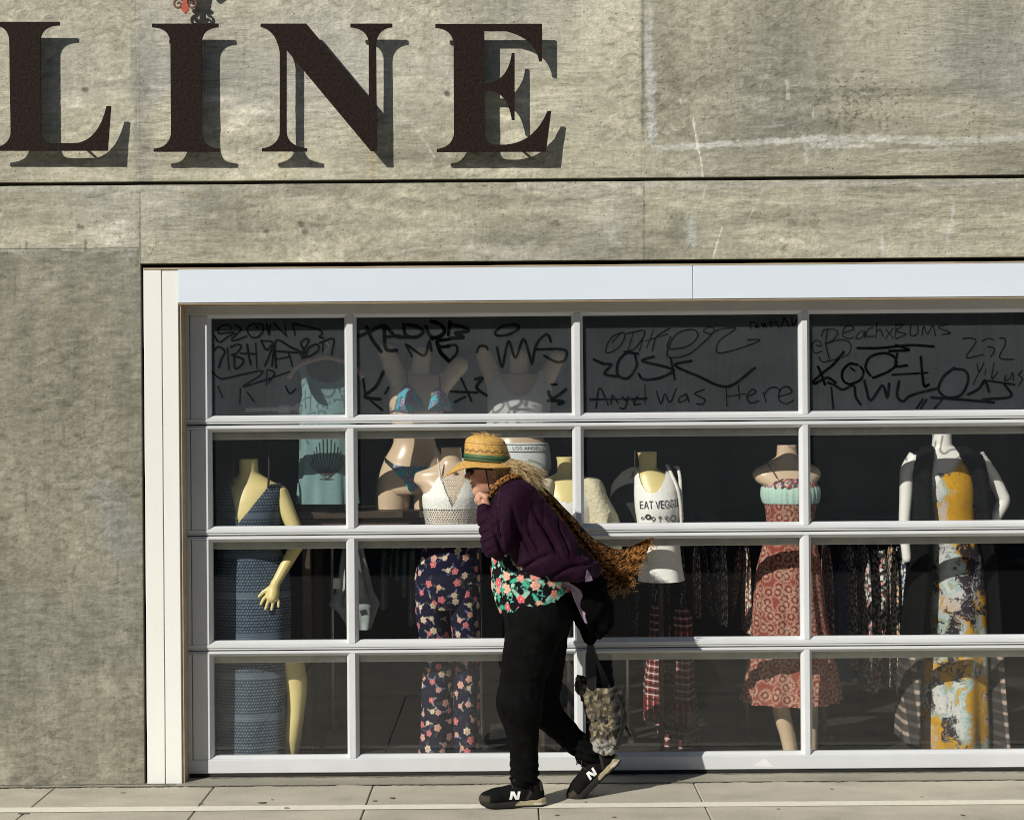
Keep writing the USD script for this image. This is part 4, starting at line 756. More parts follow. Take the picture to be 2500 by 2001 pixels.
# 3 table with two torso forms
tz = W(900, 1244, .42)[2]
t = thing('display_table', 'dark brown wooden display table under the bikini torso', 'table', (W(880, 1244, .5)[0], .55, 0))
x0, x1 = W(738, 1244, .4)[0], W(1330, 1244, .4)[0]
obj('table_top', cbox(x0, x1, .30, .80, tz - .035, tz, .004), M['wood'], t)
for (a, b) in ((x0 + .03, .33), (x1 - .03, .33), (x0 + .03, .77), (x1 - .03, .77)): obj('leg', cbox(a - .022, a + .022, b - .022, b + .022, 0, tz - .036, .004), M['wood'], t)
obj('apron', box(x0 + .05, x1 - .05, .33, .345, tz - .11, tz - .036), M['wood'], t)
Y = .44; t = thing('mannequin', 'beige torso form in a turquoise paisley bikini on the table', 'mannequin', (W(1005, 1244, Y)[0], Y, tz))
def bik(p):
    d = cone(p, W(1030, 868, Y), W(1025, 915, Y), .046, .05)
    d = smin(d, cone(p, W(978, 940, Y), W(944, 858, Y - .01), .05, .043), .05); d = smin(d, cone(p, W(1080, 940, Y), W(1122, 892, Y), .048, .044), .05)
    return d
c0 = W(1020, 930, Y); m = nets(bik, c0 - [.25, .15, .22], c0 + [.27, .15, .22], .007); add(t, 'shoulders', 'skin_b', m)
T, u, v = sil([(915, 972, 1088, .055), (940, 953, 1098, .075), (975, 950, 1092, .092), (1005, 952, 1084, .097), (1040, 958, 1072, .085), (1072, 961, 1062, .080), (1122, 938, 1082, .098), (1165, 922, 1096, .11), (1192, 919, 1099, .105), (1205, 925, 1094, .09)], Y); add(t, 'torso', 'skin_b', T)
for (a, b) in ((919, 1004), (1012, 1099)):
    m, _, _ = sil([(1160, a + 6, b - 2, .07), (1190, a, b, .085), (1220, a - 2, b - 3, .08), (1243, a - 1, b - 6, .075)], Y); add(t, 'thigh', 'skin_b', m)
tq = lambda m: paisley(m.vertices[:, 0], m.vertices[:, 2], (.07, .42, .50), [(.20, .10, .28), (.45, .30, .48), (.5, .1, .12)], .034, .017, 5)
for pp in ([(994, 932), (1012, 950), (1030, 975), (1042, 1001), (1000, 1008), (963, 1003), (972, 972), (983, 948)], [(1075, 944), (1090, 962), (1101, 985), (1104, 1002), (1075, 1006), (1047, 1001), (1052, 978), (1064, 955)]):
    m = patch(T, pp, Y, bulge=.035); add(t, 'bikini_cup', 'cloth', m, tq(m))
for q in ([(994, 934), (994, 900), (1010, 862)], [(1075, 946), (1070, 900), (1052, 866)], [(963, 1002), (950, 1008)], [(1104, 1001), (1090, 1005)]): obj('bikini_string', limb([(a, b) for a, b in q], Y - .10, [.0045, .004, .004]), M['cord'], t, smooth=True)
m = patch(T, [(962, 1132), (1000, 1137), (1060, 1138), (1078, 1128), (1070, 1145), (1030, 1180), (1016, 1196), (1003, 1196), (990, 1172), (966, 1148)], Y, dy=.006); add(t, 'bikini_bottom', 'cloth', m, tq(m))
m = patch(T, [(937, 1113), (964, 1131), (967, 1148), (942, 1127)], Y, dy=.005); add(t, 'side_band', 'cord', m)
# 4 white top and briefs
Y = .52; t = thing('mannequin', 'pale torso form in a sheer white cami and white briefs on the table', 'mannequin', (W(1265, 1244, Y)[0], Y, tz))
def cam_(p):
    d = cone(p, W(1267, 872, Y), W(1267, 925, Y), .046, .055); d = smin(d, cone(p, W(1210, 940, Y), W(1178, 858, Y), .046, .04), .05)
    return smin(d, cone(p, W(1325, 940, Y), W(1362, 872, Y), .046, .04), .05)
c0 = W(1268, 930, Y); m = nets(cam_, c0 - [.27, .15, .22], c0 + [.27, .15, .22], .007); add(t, 'shoulders', 'skin_b', m)
T, u, v = sil([(912, 1215, 1325, .055), (940, 1193, 1343, .075), (975, 1191, 1341, .094), (1010, 1196, 1336, .098), (1060, 1208, 1326, .08), (1100, 1197, 1338, .098), (1140, 1194, 1342, .10), (1165, 1215, 1322, .07)], Y); add(t, 'torso', 'skin_b', T)
m, u, v = sil([(906, 1205, 1332, .085), (940, 1189, 1347, .1), (1010, 1190, 1342, .113), (1052, 1186, 1346, .11)], Y, nu=120, fold=[(9, 0, .03, 0, .2)], caps=(False, False)); keep = ellipse_cut(m, 1268, 895, 46, 70, 60); px, py = PX(m.vertices); keep &= ~((py < 935) & ((px < 1204) | (px > 1334)))
m, u, v = cut(m, keep, u, v); add(t, 'camisole', 'thin', m, flat(m, (.62, .64, .66)))
m, u, v = sil([(1080, 1199, 1338, .095), (1100, 1192, 1343, .105), (1140, 1190, 1346, .108), (1165, 1212, 1325, .085), (1176, 1240, 1300, .05)], Y, caps=(False, True)); add(t, 'briefs', 'cloth', m, flat(m, (.68, .72, .74))); B = m
def words(body, txt, x0, y0, h, Y, mat, t, name, tilt=0., wide=1., dy=.003):
    g = meshkit.text_mesh(txt, 1.0, .001); P = g.vertices
    S_ = h / 491.; tri = P.copy(); a = math.radians(tilt); o = W(x0, y0, Y)
    X, Z = P[:, 0] * S_ * wide, P[:, 1] * S_; x = o[0] + X * math.cos(a) - Z * math.sin(a); z = o[2] + X * math.sin(a) + Z * math.cos(a)
    y = on_front(body, np.c_[x, z], dy) - P[:, 2] * .8; obj(name, trimesh.Trimesh(np.c_[x, y, z], g.faces, process=False), M[mat], t, label=None)
M['print2'] = simple('grey_print', (.25, .26, .27), .8)
words(B, 'LOS ANGELES', 1250, 1096, 8, Y, 'print2', t, 'printed_words', 0, 1.15)
m, u, v = sil([(1079, 1197, 1340, .1), (1099, 1190, 1345, .11)], Y, caps=(False, False)); 
obj('waist_seam', cat_([stick(B, LineString([tuple(W(a, b, Y)[[0, 2]]) for a, b in ((1200, k), (1268, k + 1), (1338, k))]).buffer(.0012), .003) for k in (1083, 1100)]), M['print2'], t)
stand(t, 1315, Y, 1.4)

# 5 crochet halter and floral trousers
Y = .20; t = mannequin('beige mannequin in a white crochet halter top and navy floral trousers', 1095, Y)
T, u, v = sil([(1091, 1077, 1126, .042), (1122, 1076, 1128, .044), (1140, 1050, 1155, .052), (1155, 1014, 1190, .062), (1172, 1010, 1194, .07), (1190, 1026, 1180, .088), (1212, 1036, 1170, .108), (1245, 1040, 1167, .103), (1290, 1052, 1158, .082), (1330, 1044, 1166, .095)], Y)
add(t, 'torso', 'skin_b', T)
m, u, v = sil([(1160, 1062, 1148, .085), (1175, 1048, 1160, .095), (1195, 1038, 1170, .11), (1215, 1031, 1173, .122), (1245, 1034, 1172, .112), (1300, 1044, 1164, .092)], Y, nu=420, dz=.0022, caps=(False, False))
px, py = PX(m.vertices); fr = normals(m)[:, 1] < .2
tri = (py < 1172) & (np.abs(px - 1088) > 16 + (py - 1160) * .9) & (np.abs(px - 1132) > 16 + (py - 1160) * .9)
vee = fr & (px > 1072 + (py - 1160) * .40) & (px < 1138 - (py - 1165) * .45)
low = py > 1242
uu, v2 = m.vertices[:, 0], m.vertices[:, 2]
hole = np.hypot((u + .5 * .0125 * (np.floor(v / .011) % 2)) / .0125 % 1 - .5, v / .011 % 1 - .5) < .33
hole2 = np.hypot((u + .5 * .009 * (np.floor(v / .007) % 2)) / .009 % 1 - .5, v / .007 % 1 - .5) < .36
keep = ~(tri & fr) & ~(low & hole) & ~(vee & ~low & hole2) & (fr | (py > 1215))
m, = cut(m, keep); m = wrinkle(m, .0015, .01, 3, (1, 1, 3)); add(t, 'halter_top', 'cloth', m, flat(m, (.86, .86, .83)))
for q in ([(1075, 1164), (1072, 1140), (1068, 1120)], [(1138, 1164), (1134, 1140), (1130, 1118)]): obj('halter_string', limb(q, Y - .075, [.004, .0035, .003]), M['rope'], t, smooth=True)
obj('pendant', ell_m := trimesh.creation.icosphere(2, .011).apply_transform(trimesh.transformations.compose_matrix(scale=(1, .4, .7), translate=W(1110, 1153, Y - .07))), M['palewood'], t, smooth=True)
fl = lambda u, v, s: floral(u, v, (.010, .010, .030), .060, .0185, s, petals=((.50, .11, .13), (.58, .28, .22), (.62, .44, .33)), leaves=((.30, .28, .24), (.15, .17, .32), (.12, .12, .11)), leafscale=.8, core=(.7, .5, .35))
m, u, v = sil([(1318, 1045, 1162, .098), (1360, 1024, 1170, .112), (1420, 1012, 1175, .122), (1455, 1014, 1174, .112), (1485, 1026, 1164, .08)], Y, nu=300, dz=.0035, caps=(True, True)); add(t, 'trousers', 'cloth', m, fl(u, v, 11))
for (a, b, c, d, e, f_, s) in ((1013, 1093, 1031, 1106, 1020, 1114, 12), (1096, 1175, 1107, 1172, 1112, 1178, 13)):
    m, u, v = sil([(1420, a + 1, b - 2, .10), (1490, a + 1, b - 1, .092), (1560, (a + c) / 2 + 2, (b + d) / 2 + 1, .078), (1630, c, d, .07), (1720, c - 1, d, .07), (1868, e, f_, .088)], Y, nu=200, dz=.0035, fold=[(5, 0, .05, s, .2)]); add(t, 'trouser_leg', 'cloth', m, fl(u + s, v, s))

# 6 fuzzy jacket
Y = .36; t = mannequin('yellow mannequin in a cream fleece jacket, half hidden behind the woman', 1385, Y)
m, u, v = sil([(1115, 1358, 1401, .042), (1150, 1361, 1402, .044), (1168, 1335, 1440, .055), (1185, 1318, 1455, .07), (1230, 1325, 1448, .1), (1290, 1332, 1440, .09), (1400, 1320, 1450, .11)], Y); add(t, 'torso', 'skin_y', m)
m, u, v = sil([(1200, 1330, 1446, .09), (1240, 1326, 1452, .112), (1300, 1330, 1448, .105), (1420, 1322, 1452, .12)], Y, caps=(False, False)); m, u, v = cut(m, ellipse_cut(m, 1388, 1195, 34, 30), u, v); add(t, 'top', 'cloth', m, flat(m, (.78, .78, .76)))
m, u, v = sil([(1164, 1424, 1450, .04), (1172, 1420, 1466, .075), (1210, 1428, 1482, .10), (1275, 1436, 1512, .115), (1420, 1436, 1520, .12)], Y - .02, nu=120, dz=.005); m.vertices += normals(m) * (.007 * (meshkit.fbm(m.vertices * 90, 3, 2) - .3))[:, None]; add(t, 'jacket', 'fuzzy', m, flat(m, (.60, .55, .40)))
m, u, v = sil([(1164, 1325, 1352, .04), (1180, 1306, 1356, .075), (1230, 1296, 1350, .10), (1420, 1290, 1340, .12)], Y - .02, nu=80); add(t, 'jacket', 'fuzzy', m, flat(m, (.60, .55, .40)))
stand(t, 1385, Y, .9)

# 7 slogan tank
Y = .30; t = mannequin('yellow torso form in a white slogan tank top with rope straps over its shoulder', 1600, Y)
T, u, v = sil([(1104, 1556, 1604, .043), (1140, 1560, 1603, .045), (1155, 1552, 1626, .05), (1175, 1549, 1644, .066), (1200, 1551, 1653, .088), (1235, 1553, 1656, .1), (1300, 1564, 1648, .082), (1400, 1562, 1662, .1)], Y); add(t, 'torso', 'skin_y', T)
m, u, v = sil([(1148, 1552, 1634, .062), (1165, 1548, 1648, .075), (1200, 1547, 1659, .1), (1235, 1549, 1662, .112), (1275, 1555, 1656, .1), (1340, 1560, 1660, .097), (1416, 1556, 1670, .112)], Y, nu=160, dz=.005, fold=[(7, 0, .025, .5, .1)], caps=(False, False))
m, u, v = cut(m, ellipse_cut(m, 1592, 1140, 33, 62, 30), u, v); add(t, 'tank_top', 'cloth', m, flat(m, (.87, .87, .85)))
words(m, 'EAT VEGGIES', 1558, 1239, 18, Y, 'print', t, 'printed_words', 2.5, .66, .004)
ic = []
for (a, b, r) in ((1578, 1258, 5), (1590, 1262, 4), (1606, 1259, 3), (1622, 1260, 4), (1640, 1262, 7), (1566, 1262, 3)):
    ic.append(LineString(pxline([(a + r * math.cos(k), b + r * math.sin(k)) for k in np.linspace(0, 6, 9)], Y)).buffer(.0017 if r != 5 else .004))
ic += [LineString(pxline(q, Y)).buffer(.0013) for q in ([(1606, 1263), (1606, 1272)], [(1624, 1265), (1627, 1273)], [(1590, 1267), (1592, 1274)])]
obj('vegetable_doodles', stick(m, unary_union(ic), .0035, .0008), M['print'], t)
for q in ([(1628, 1134), (1640, 1158, Y - .06), (1655, 1195, Y - .1), (1662, 1235, Y - .1), (1664, 1280, Y - .08)], [(1650, 1139), (1655, 1142, Y - .03), (1660, 1165, Y - .06), (1662, 1200, Y - .08), (1665, 1270, Y - .06)]):
    p = cr_spline(at3(q, Y), 16); k = np.arange(len(p)); obj('rope_strap', cat_([tube(p + .004 * np.c_[np.cos(k * .9 + o), np.sin(k * .9 + o), np.sin(k * .9 + o) * .3], .005, 6) for o in (0, 2.1, 4.2)]), M['rope'], t, smooth=True)
stand(t, 1610, Y, .95)
t = thing('hanging_coat', 'charcoal coat hanging behind the slogan tank top', 'coat', tuple(W(1540, 1890, .55)))
m, u, v = sil([(1140, 1540, 1560, .03), (1155, 1515, 1590, .08), (1190, 1492, 1600, .11), (1290, 1486, 1600, .11), (1420, 1484, 1600, .12)], .55, fold=[(7, 0, .05, 0, .2)]); add(t, 'coat', 'cloth', m, flat(m, (.045, .045, .043)))
obj('hook', tube([W(1550, 1142, .55), W(1550, 1100, .55)], .003, 6), M['chrome'], t)

# 8 red dress
Y = .32; t = mannequin('beige mannequin in a brick red paisley strapless dress with a mint bust', 1930, Y)
T, u, v = sil([(1086, 1897, 1945, .043), (1110, 1896, 1948, .045), (1128, 1874, 1972, .05), (1145, 1843, 1999, .06), (1158, 1837, 2004, .068), (1174, 1846, 1996, .08), (1190, 1866, 1984, .09), (1230, 1874, 1980, .09), (1300, 1880, 1972, .075)], Y); add(t, 'torso', 'skin_b', T)
for sx in (1, -1): pass
add(t, 'neck_cord', 'cord', limb([(1872, 1129, Y - .05), (1884, 1146, Y - .075), (1897, 1168, Y - .09)], Y, [.002, .002, .002], 6))
m, u, v = sil([(1166, 1880, 1975, .085), (1176, 1864, 1992, .099), (1192, 1861, 1998, .108)], Y, nu=120, caps=(False, False), fold=[(23, .012, .012, 0, 0)]); add(t, 'bust_trim', 'cloth', m, floral(u, v, (.10, .055, .05), .02, .008, 3))
m, u, v = sil([(1187, 1860, 1999, .105), (1205, 1858, 2002, .116), (1227, 1864, 1997, .112)], Y, nu=160, dz=.004, caps=(False, False), fold=[(31, .012, .015, 0, 0), (13, .01, .01, 1, 0)]); add(t, 'bust_panel', 'cloth', m, flat(m, (.42, .60, .53)))
rd = lambda u, v: paisley(u, v, (.31, .075, .055), [(.52, .34, .26), (.22, .05, .045), (.55, .40, .30)], .046, .027, 9)
m, u, v = sil([(1223, 1864, 1996, .110), (1300, 1872, 1986, .094), (1335, 1862, 1995, .1), (1400, 1847, 2004, .125), (1500, 1840, 2014, .145), (1600, 1833, 2032, .16), (1708, 1812, 2050, .185)], Y, nu=420, dz=.0035, caps=(True, False), fold=[(13, .012, .06, .4, .25), (5, 0, .03, 1.3, .1)])
add(t, 'dress', 'thin', m, rd(u, v))
add(t, 'leg', 'skin_b', limb([(1905, 1600), (1906, 1680), (1908, 1735), (1923, 1795), (1932, 1850), (1930, 1872)], Y, [.055, .046, .043, .038, .033, .04])); add(t, 'leg', 'skin_b', limb([(1970, 1600), (1974, 1690), (1977, 1790), (1980, 1880)], Y + .03, [.055, .046, .04, .03]))
stand(t, 1950, Y + .08, .3)

# 9 tie dye dress
Y = .38; t = mannequin('glossy white mannequin in a yellow and purple tie-dye maxi dress with a black vest', 2325, Y)
m, u, v = sil([(1035, 2277, 2322, .045), (1085, 2276, 2324, .05), (1100, 2252, 2362, .055), (1114, 2222, 2392, .065), (1140, 2218, 2398, .08), (1180, 2246, 2376, .1), (1250, 2262, 2374, .092), (1330, 2270, 2386, .1)], Y); add(t, 'torso', 'skin_w', m)
add(t, 'arm', 'skin_w', limb([(2236, 1112), (2216, 1150), (2212, 1210), (2208, 1290), (2215, 1370)], Y - .02, [.036, .036, .032, .026, .022])); add(t, 'arm', 'skin_w', limb([(2386, 1112), (2418, 1158), (2444, 1205), (2448, 1226), (2425, 1272), (2396, 1330)], Y - .02, [.036, .036, .033, .032, .027, .022], n=10))
m, u, v = sil([(1122, 2264, 2356, .088), (1150, 2258, 2374, .106), (1200, 2254, 2381, .115), (1270, 2266, 2380, .1), (1330, 2270, 2390, .11), (1424, 2268, 2407, .128), (1552, 2268, 2411, .145), (1607, 2248, 2412, .165), (1818, 2236, 2416, .20)], Y, nu=320, dz=.004, caps=(False, False), fold=[(9, 0, .05, .9, .15), (4, 0, .05, 2, .1)])
m, u, v = cut(m, ellipse_cut(m, 2306, 1118, 38, 38, 30), u, v); add(t, 'dress', 'thin', m, tiedye(u, v))
sh = lambda m: np.where((PX(m.vertices)[1] > 1592)[:, None], flannel(m.vertices[:, 0] + m.vertices[:, 2] * .06, m.vertices[:, 2] + 9), np.array([[.004, .004, .0045]]))
for R in ([(1090, 2258, 2276, .05), (1112, 2232, 2277, .088), (1150, 2224, 2270, .11), (1200, 2228, 2268, .115), (1270, 2226, 2276, .11), (1400, 2216, 2274, .125), (1600, 2202, 2250, .15), (1800, 2194, 2238, .17)], [(1090, 2326, 2360, .05), (1112, 2334, 2394, .088), (1150, 2352, 2404, .11), (1200, 2366, 2410, .115), (1270, 2378, 2414, .11), (1400, 2400, 2428, .125), (1600, 2408, 2438, .15), (1822, 2412, 2456, .17)]):
    m, u, v = sil(R, Y - .015, nu=140, dz=.006, fold=[(5, 0, .08, .4, .1)]); q = PX(m.vertices)[1] < 1330; m.vertices += normals(m) * (np.where(q, .012, 0) * (meshkit.fbm(m.vertices * 70, 3, 5) - .3))[:, None]; add(t, 'open_vest', 'cloth', m, sh(m))
f_ = lambda p: smin(ell(p, W(2440, 1846, Y - .08), (.05, .04, .022)), cone(p, W(2425, 1850, Y - .06), W(2400, 1800, Y), .03, .03), .03)
c0 = W(2430, 1840, Y - .05); add(t, 'foot', 'skin_w', nets(f_, c0 - [.13, .12, .07], c0 + [.12, .12, .12], .006)); stand(t, 2320, Y + .05, .4)

# ------------------------------------------------------------------ racks and hanging clothes
def rack(pxa, pxb, Y, py, lab):
    a, b = W(pxa, py, Y), W(pxb, py, Y); t = thing('clothing_rack', lab, 'rack', ((a[0] + b[0]) / 2, Y, 0))
    obj('rail', tube([a, [b[0], b[1], a[2]]], .011, 10), M['chrome'], t)
    for x in (a[0] + .02, b[0] - .02): obj('post', tube([(x, Y, .03), (x, Y, a[2])], .011, 10), M['chrome'], t); obj('foot', cbox(x - .015, x + .015, Y - .2, Y + .2, .0, .03), M['chrome'], t)
rack(800, 1180, .92, 1305, 'chrome clothes rack of denim behind the floral trousers'); rack(1520, 1830, .85, 1305, 'chrome clothes rack left of the red dress'); rack(2000, 2230, .85, 1305, 'chrome clothes rack right of the red dress')
def hang(name, cat, lab, rows, Y, paintf, group=None, fold=((5, .03, .12, .6, .3),), straps=None):
    r0 = rows[0]; t = thing(name, lab, cat, tuple(W((r0[1] + r0[2]) / 2, r0[0], Y)), group)
    m, u, v = sil(rows, Y, nu=120, dz=.005, fold=list(fold)); p = paintf(u, v)
    if len(p) == 1: p = np.repeat(p, len(u), 0)
    add(t, 'fabric', 'cloth', m, p)
    x = (r0[1] + r0[2]) / 2
    obj('hook', tube(cr_spline(at3([(x, r0[0] + 4), (x, r0[0] - 18), (x + 4, r0[0] - 26), (x, r0[0] - 32)], Y), 5), .003, 6), M['chrome'], t)
    if straps: 
        for q in straps: obj('strap', limb(q, Y - .01, [.004, .004, .004], 6), M['lilac' if False else 'cord'], t)
    return t
solid = lambda c, s=1: (lambda u, v: np.array(c)[None] * (.7 + .6 * meshkit.fbm(np.c_[u * 40, v * 12, u * 0], 3, s))[:, None])
dn = lambda c, s: (lambda u, v: denim(u, v, c, s))
sp = lambda bg, cols, s, st=.028: (lambda u, v: floral(u, v, np.array(bg) * 1.5, st, .011, s, petals=[tuple(np.minimum(np.array(q) * 1.5, .85)) for q in cols], leaves=((.25, .25, .22), (.1, .1, .1))))
G = 'printed dresses on the racks'
cols_ = [(.02, .02, .022), (.035, .03, .03), (.015, .016, .02), (.05, .03, .03), (.02, .022, .02), (.04, .04, .038), (.015, .012, .014), (.05, .05, .046), (.03, .02, .02)]
lb = ['black', 'brown-black', 'blue-black', 'dark maroon', 'dark green-black', 'charcoal speckled', 'jet black', 'mid grey', 'dark brown']
for k in range(9):
    x = 1530 + k * 19; s_ = sp((cols_[k]), ((.22, .20, .19), (.16, .06, .05)), 30 + k, .03) if k % 2 else solid(cols_[k], k)
    hang('hanging_dress', 'dress', lb[k] + ' dress on the dim rack behind the scarf and slogan tank', [(1332, x - 3, x + 4, .06), (1390, x - 8, x + 9, .12), (1480 + 17 * (k % 3), x - 9, x + 10, .14), (1560 + 30 * (k % 4), x - 8, x + 9, .13)], .88 + .01 * (k % 2), s_, G)
t = hang('denim_shorts', 'shorts', 'washed grey denim shorts with a ragged rolled hem beside the white mullion', [(1335, 838, 885, .03), (1380, 832, 895, .06), (1440, 826, 908, .08), (1474, 812, 922, .09), (1490, 830, 918, .08), (1535, 852, 905, .06)], .5, dn((.32, .36, .36), 3), fold=((7, .05, .16, .3, .4), (4, .05, .1, 1, 1)))
for (a, b, c, d) in ((822, 1424, 18, 26), (866, 1480, 20, 10)):
    P = W(a, b, .38); obj('price_tag', cbox(P[0] - c / 1000, P[0] + c / 1000, .38, .382, P[2] - d / 1000, P[2] + d / 1000, .0005), M['tagpaper'], t)
for k, (a, w, y0, y1) in enumerate([(938, 20, 1345, 1480), (958, 16, 1350, 1400), (972, 16, 1345, 1410), (990, 18, 1342, 1450), (1006, 16, 1340, 1520)]):
    hang('hanging_jeans', 'jeans', ['faded jeans, first on the denim rack', 'short faded jeans, second on the denim rack', 'pale frayed jeans, third on the denim rack', 'blue jeans, fourth on the denim rack', 'long pale jeans nearest the floral trousers'][k], [(y0, a - w * .4, a + w * .4, .1), ((y0 + y1) / 2, a - w * .5, a + w * .5, .15), (y1, a - w * .4, a + w * .45, .14)], .92, dn((.22, .28, .32), 5 + k), 'jeans on the denim rack')
hang('hanging_dress', 'dress', 'black dress with scattered white and red print, left on its rack', [(1335, 1712, 1720, .08), (1420, 1718, 1732, .12), (1500, 1728, 1740, .12)], .85, sp((.012, .012, .012), ((.4, .07, .05), (.5, .5, .46)), 3), G)
hang('hanging_dress', 'dress', 'grey and white speckled dress in the middle of its rack', [(1338, 1738, 1752, .08), (1420, 1736, 1756, .12), (1500, 1746, 1760, .12)], .85, sp((.05, .05, .045), ((.45, .45, .40), (.3, .3, .27)), 4), G)
hang('hanging_dress', 'dress', 'plain dark grey dress beside the rust print dress', [(1345, 1770, 1776, .06), (1420, 1768, 1782, .12), (1560, 1768, 1784, .12)], .85, solid((.035, .035, .033)), G)
hang('hanging_dress', 'dress', 'rust and cream print sleeve dress next to the red paisley dress', [(1345, 1800, 1812, .05), (1400, 1788, 1808, .08), (1500, 1780, 1788, .06)], .8, sp((.16, .06, .045), ((.45, .22, .16), (.5, .42, .34)), 5), G)
pl = lambda k: (lambda u, v: plaid(u, v + k, (.27, .025, .03), [(.1, .34, (.01, .01, .012), .82), (.55, .09, (.6, .6, .56), .8)], .036))
hang('plaid_shirt', 'shirt', 'red plaid shirt, left of the three behind the bottom pane', [(1470, 1588, 1612, .05), (1600, 1580, 1622, .1), (1680, 1572, 1622, .1), (1760, 1574, 1624, .1)], .62, pl(0), 'red plaid shirts')
hang('plaid_shirt', 'shirt', 'red plaid shirt with a knotted front, second from left behind the bottom pane', [(1480, 1650, 1676, .05), (1515, 1642, 1690, .08), (1545, 1646, 1690, .07), (1600, 1644, 1692, .09), (1765, 1644, 1696, .1)], .58, pl(.4), 'red plaid shirts')
hang('plaid_shirt', 'shirt', 'darker plaid shirt hanging between and behind the two red ones', [(1560, 1618, 1650, .05), (1650, 1610, 1656, .1), (1800, 1606, 1660, .11)], .72, lambda u, v: pl(.7)(u, v) * .75, 'red plaid shirts')
hang('plaid_skirt', 'skirt', 'red plaid skirt hem lowest behind the bottom pane', [(1690, 1640, 1700, .07), (1780, 1618, 1704, .12), (1845, 1604, 1706, .14)], .66, pl(.2))
hang('hanging_dress', 'dress', 'slate blue slip dress on thin straps right of the red dress', [(1378, 2052, 2060, .06), (1430, 2042, 2068, .10), (1552, 2036, 2080, .13), (1655, 2040, 2078, .13)], .8, solid((.08, .13, .24), 4), G, straps=[[(2050, 1380), (2050, 1340), (2052, 1305)], [(2064, 1400), (2060, 1350), (2056, 1305)]])
hang('hanging_dress', 'dress', 'dark red and black floral dress beside the slate blue slip dress', [(1345, 2088, 2106, .06), (1430, 2084, 2112, .12), (1560, 2084, 2112, .13), (1640, 2092, 2116, .12)], .8, sp((.012, .01, .012), ((.30, .045, .06), (.4, .36, .32)), 7, .024), G)
hang('hanging_dress', 'dress', 'black, white and coral floral dress nearest the tie-dye dress', [(1342, 2130, 2158, .05), (1400, 2118, 2168, .10), (1500, 2116, 2164, .13), (1682, 2100, 2140, .13)], .76, sp((.012, .012, .014), ((.55, .16, .10), (.5, .5, .47), (.45, .45, .42)), 8, .024), G)
hang('hanging_skirt', 'skirt', 'navy skirt low on the rack beside the tie-dye dress', [(1500, 2160, 2176, .06), (1620, 2156, 2186, .1), (1670, 2154, 2194, .11)], .84, solid((.07, .10, .18), 6))

ex = [(2018, (.10, .03, .035), ((.40, .10, .12), (.5, .45, .4)), 'wine red print dress first on the right rack beside the red paisley dress'), (2074, (.02, .02, .02), ((.5, .5, .46), (.3, .3, .28)), 'black and white speckled dress just right of the slate blue slip dress'), (2110, (.03, .03, .035), ((.5, .2, .2), (.4, .4, .36)), 'charcoal rose print dress behind the dark red floral dress'), (2176, (.025, .02, .02), ((.45, .25, .14), (.4, .36, .3)), 'brown-black autumn print dress right of the coral floral dress'), (2196, (.02, .03, .05), ((.3, .35, .45), (.5, .5, .5)), 'blue-black print dress nearest the black vest')]
for k, (x, bg, pt, lab_) in enumerate(ex):
    hang('hanging_dress', 'dress', lab_, [(1336, x - 4, x + 5, .06), (1400, x - 9, x + 10, .12), (1520 + 14 * (k % 3), x - 10, x + 11, .14), (1600 + 24 * (k % 4), x - 10, x + 10, .13)], .70 + .015 * (k % 2), sp(bg, pt, 50 + k, .024), G)
ex = [(1700, (.03, .02, .02), ((.5, .12, .1), (.5, .5, .46)), 'black dress with red specks just left of the white and red print dress'), (1764, (.06, .06, .055), ((.5, .5, .46), (.35, .35, .33)), 'pale speckled dress left of the plain dark grey dress'), (1822, (.12, .04, .03), ((.5, .3, .2), (.5, .45, .36)), 'rust print dress tucked against the left side of the red paisley dress')]
for k, (x, bg, pt, lab_) in enumerate(ex):
    hang('hanging_dress', 'dress', lab_, [(1336, x - 4, x + 5, .06), (1400, x - 8, x + 9, .12), (1500 + 20 * k, x - 8, x + 8, .13)], .72, sp(bg, pt, 70 + k, .024), G)
# ------------------------------------------------------------------ the walking woman
YP = -.47
C = lambda a, b, y=YP: W(a, b, y)
per = thing('person', 'person in purple velvet jacket and black trousers stooping past the window, hand at chin', 'person', (W(1290, 1960, -.45)[0], -.45, 0))
def bounds_of(pts, pad): 
    p = np.array(pts); return p.min(0) - pad, p.max(0) + pad
# head, neck and the hand at the chin: one body
FX, FN = C(1187, 1222, -.585), None
def fist(p):
    pc = C(1181, 1225, -.575)
    d = cone(p, C(1184, 1262, -.595), C(1182, 1238, -.582), .026, .025)
    d = smin(d, ell(p, pc, (.021, .034, .034)), .014)
    for k, (ky, kx, kz, l) in enumerate(((-.606, 1188, 1211, 1.), (-.585, 1184, 1210, 1.05), (-.565, 1181, 1211, 1.), (-.546, 1180, 1214, .85))):
        a = C(kx, kz, ky); b = C(kx - 15 * l, kz - 4 + k, ky + .004); c = C(kx - 19 * l, kz + 10, ky + .006); e = C(kx - 10 * l, kz + 17, ky + .006)
        f = np.minimum(np.minimum(cone(p, a, b, .0105, .0092), cone(p, b, c, .0092, .0085)), cone(p, c, e, .0085, .0075)); d = smin(d, f, .004)
    th = np.minimum(cone(p, C(1192, 1232, -.60), C(1186, 1214, -.613), .0125, .0105), cone(p, C(1186, 1214, -.613), C(1172, 1204, -.606), .0105, .008))
    return smin(d, th, .007)
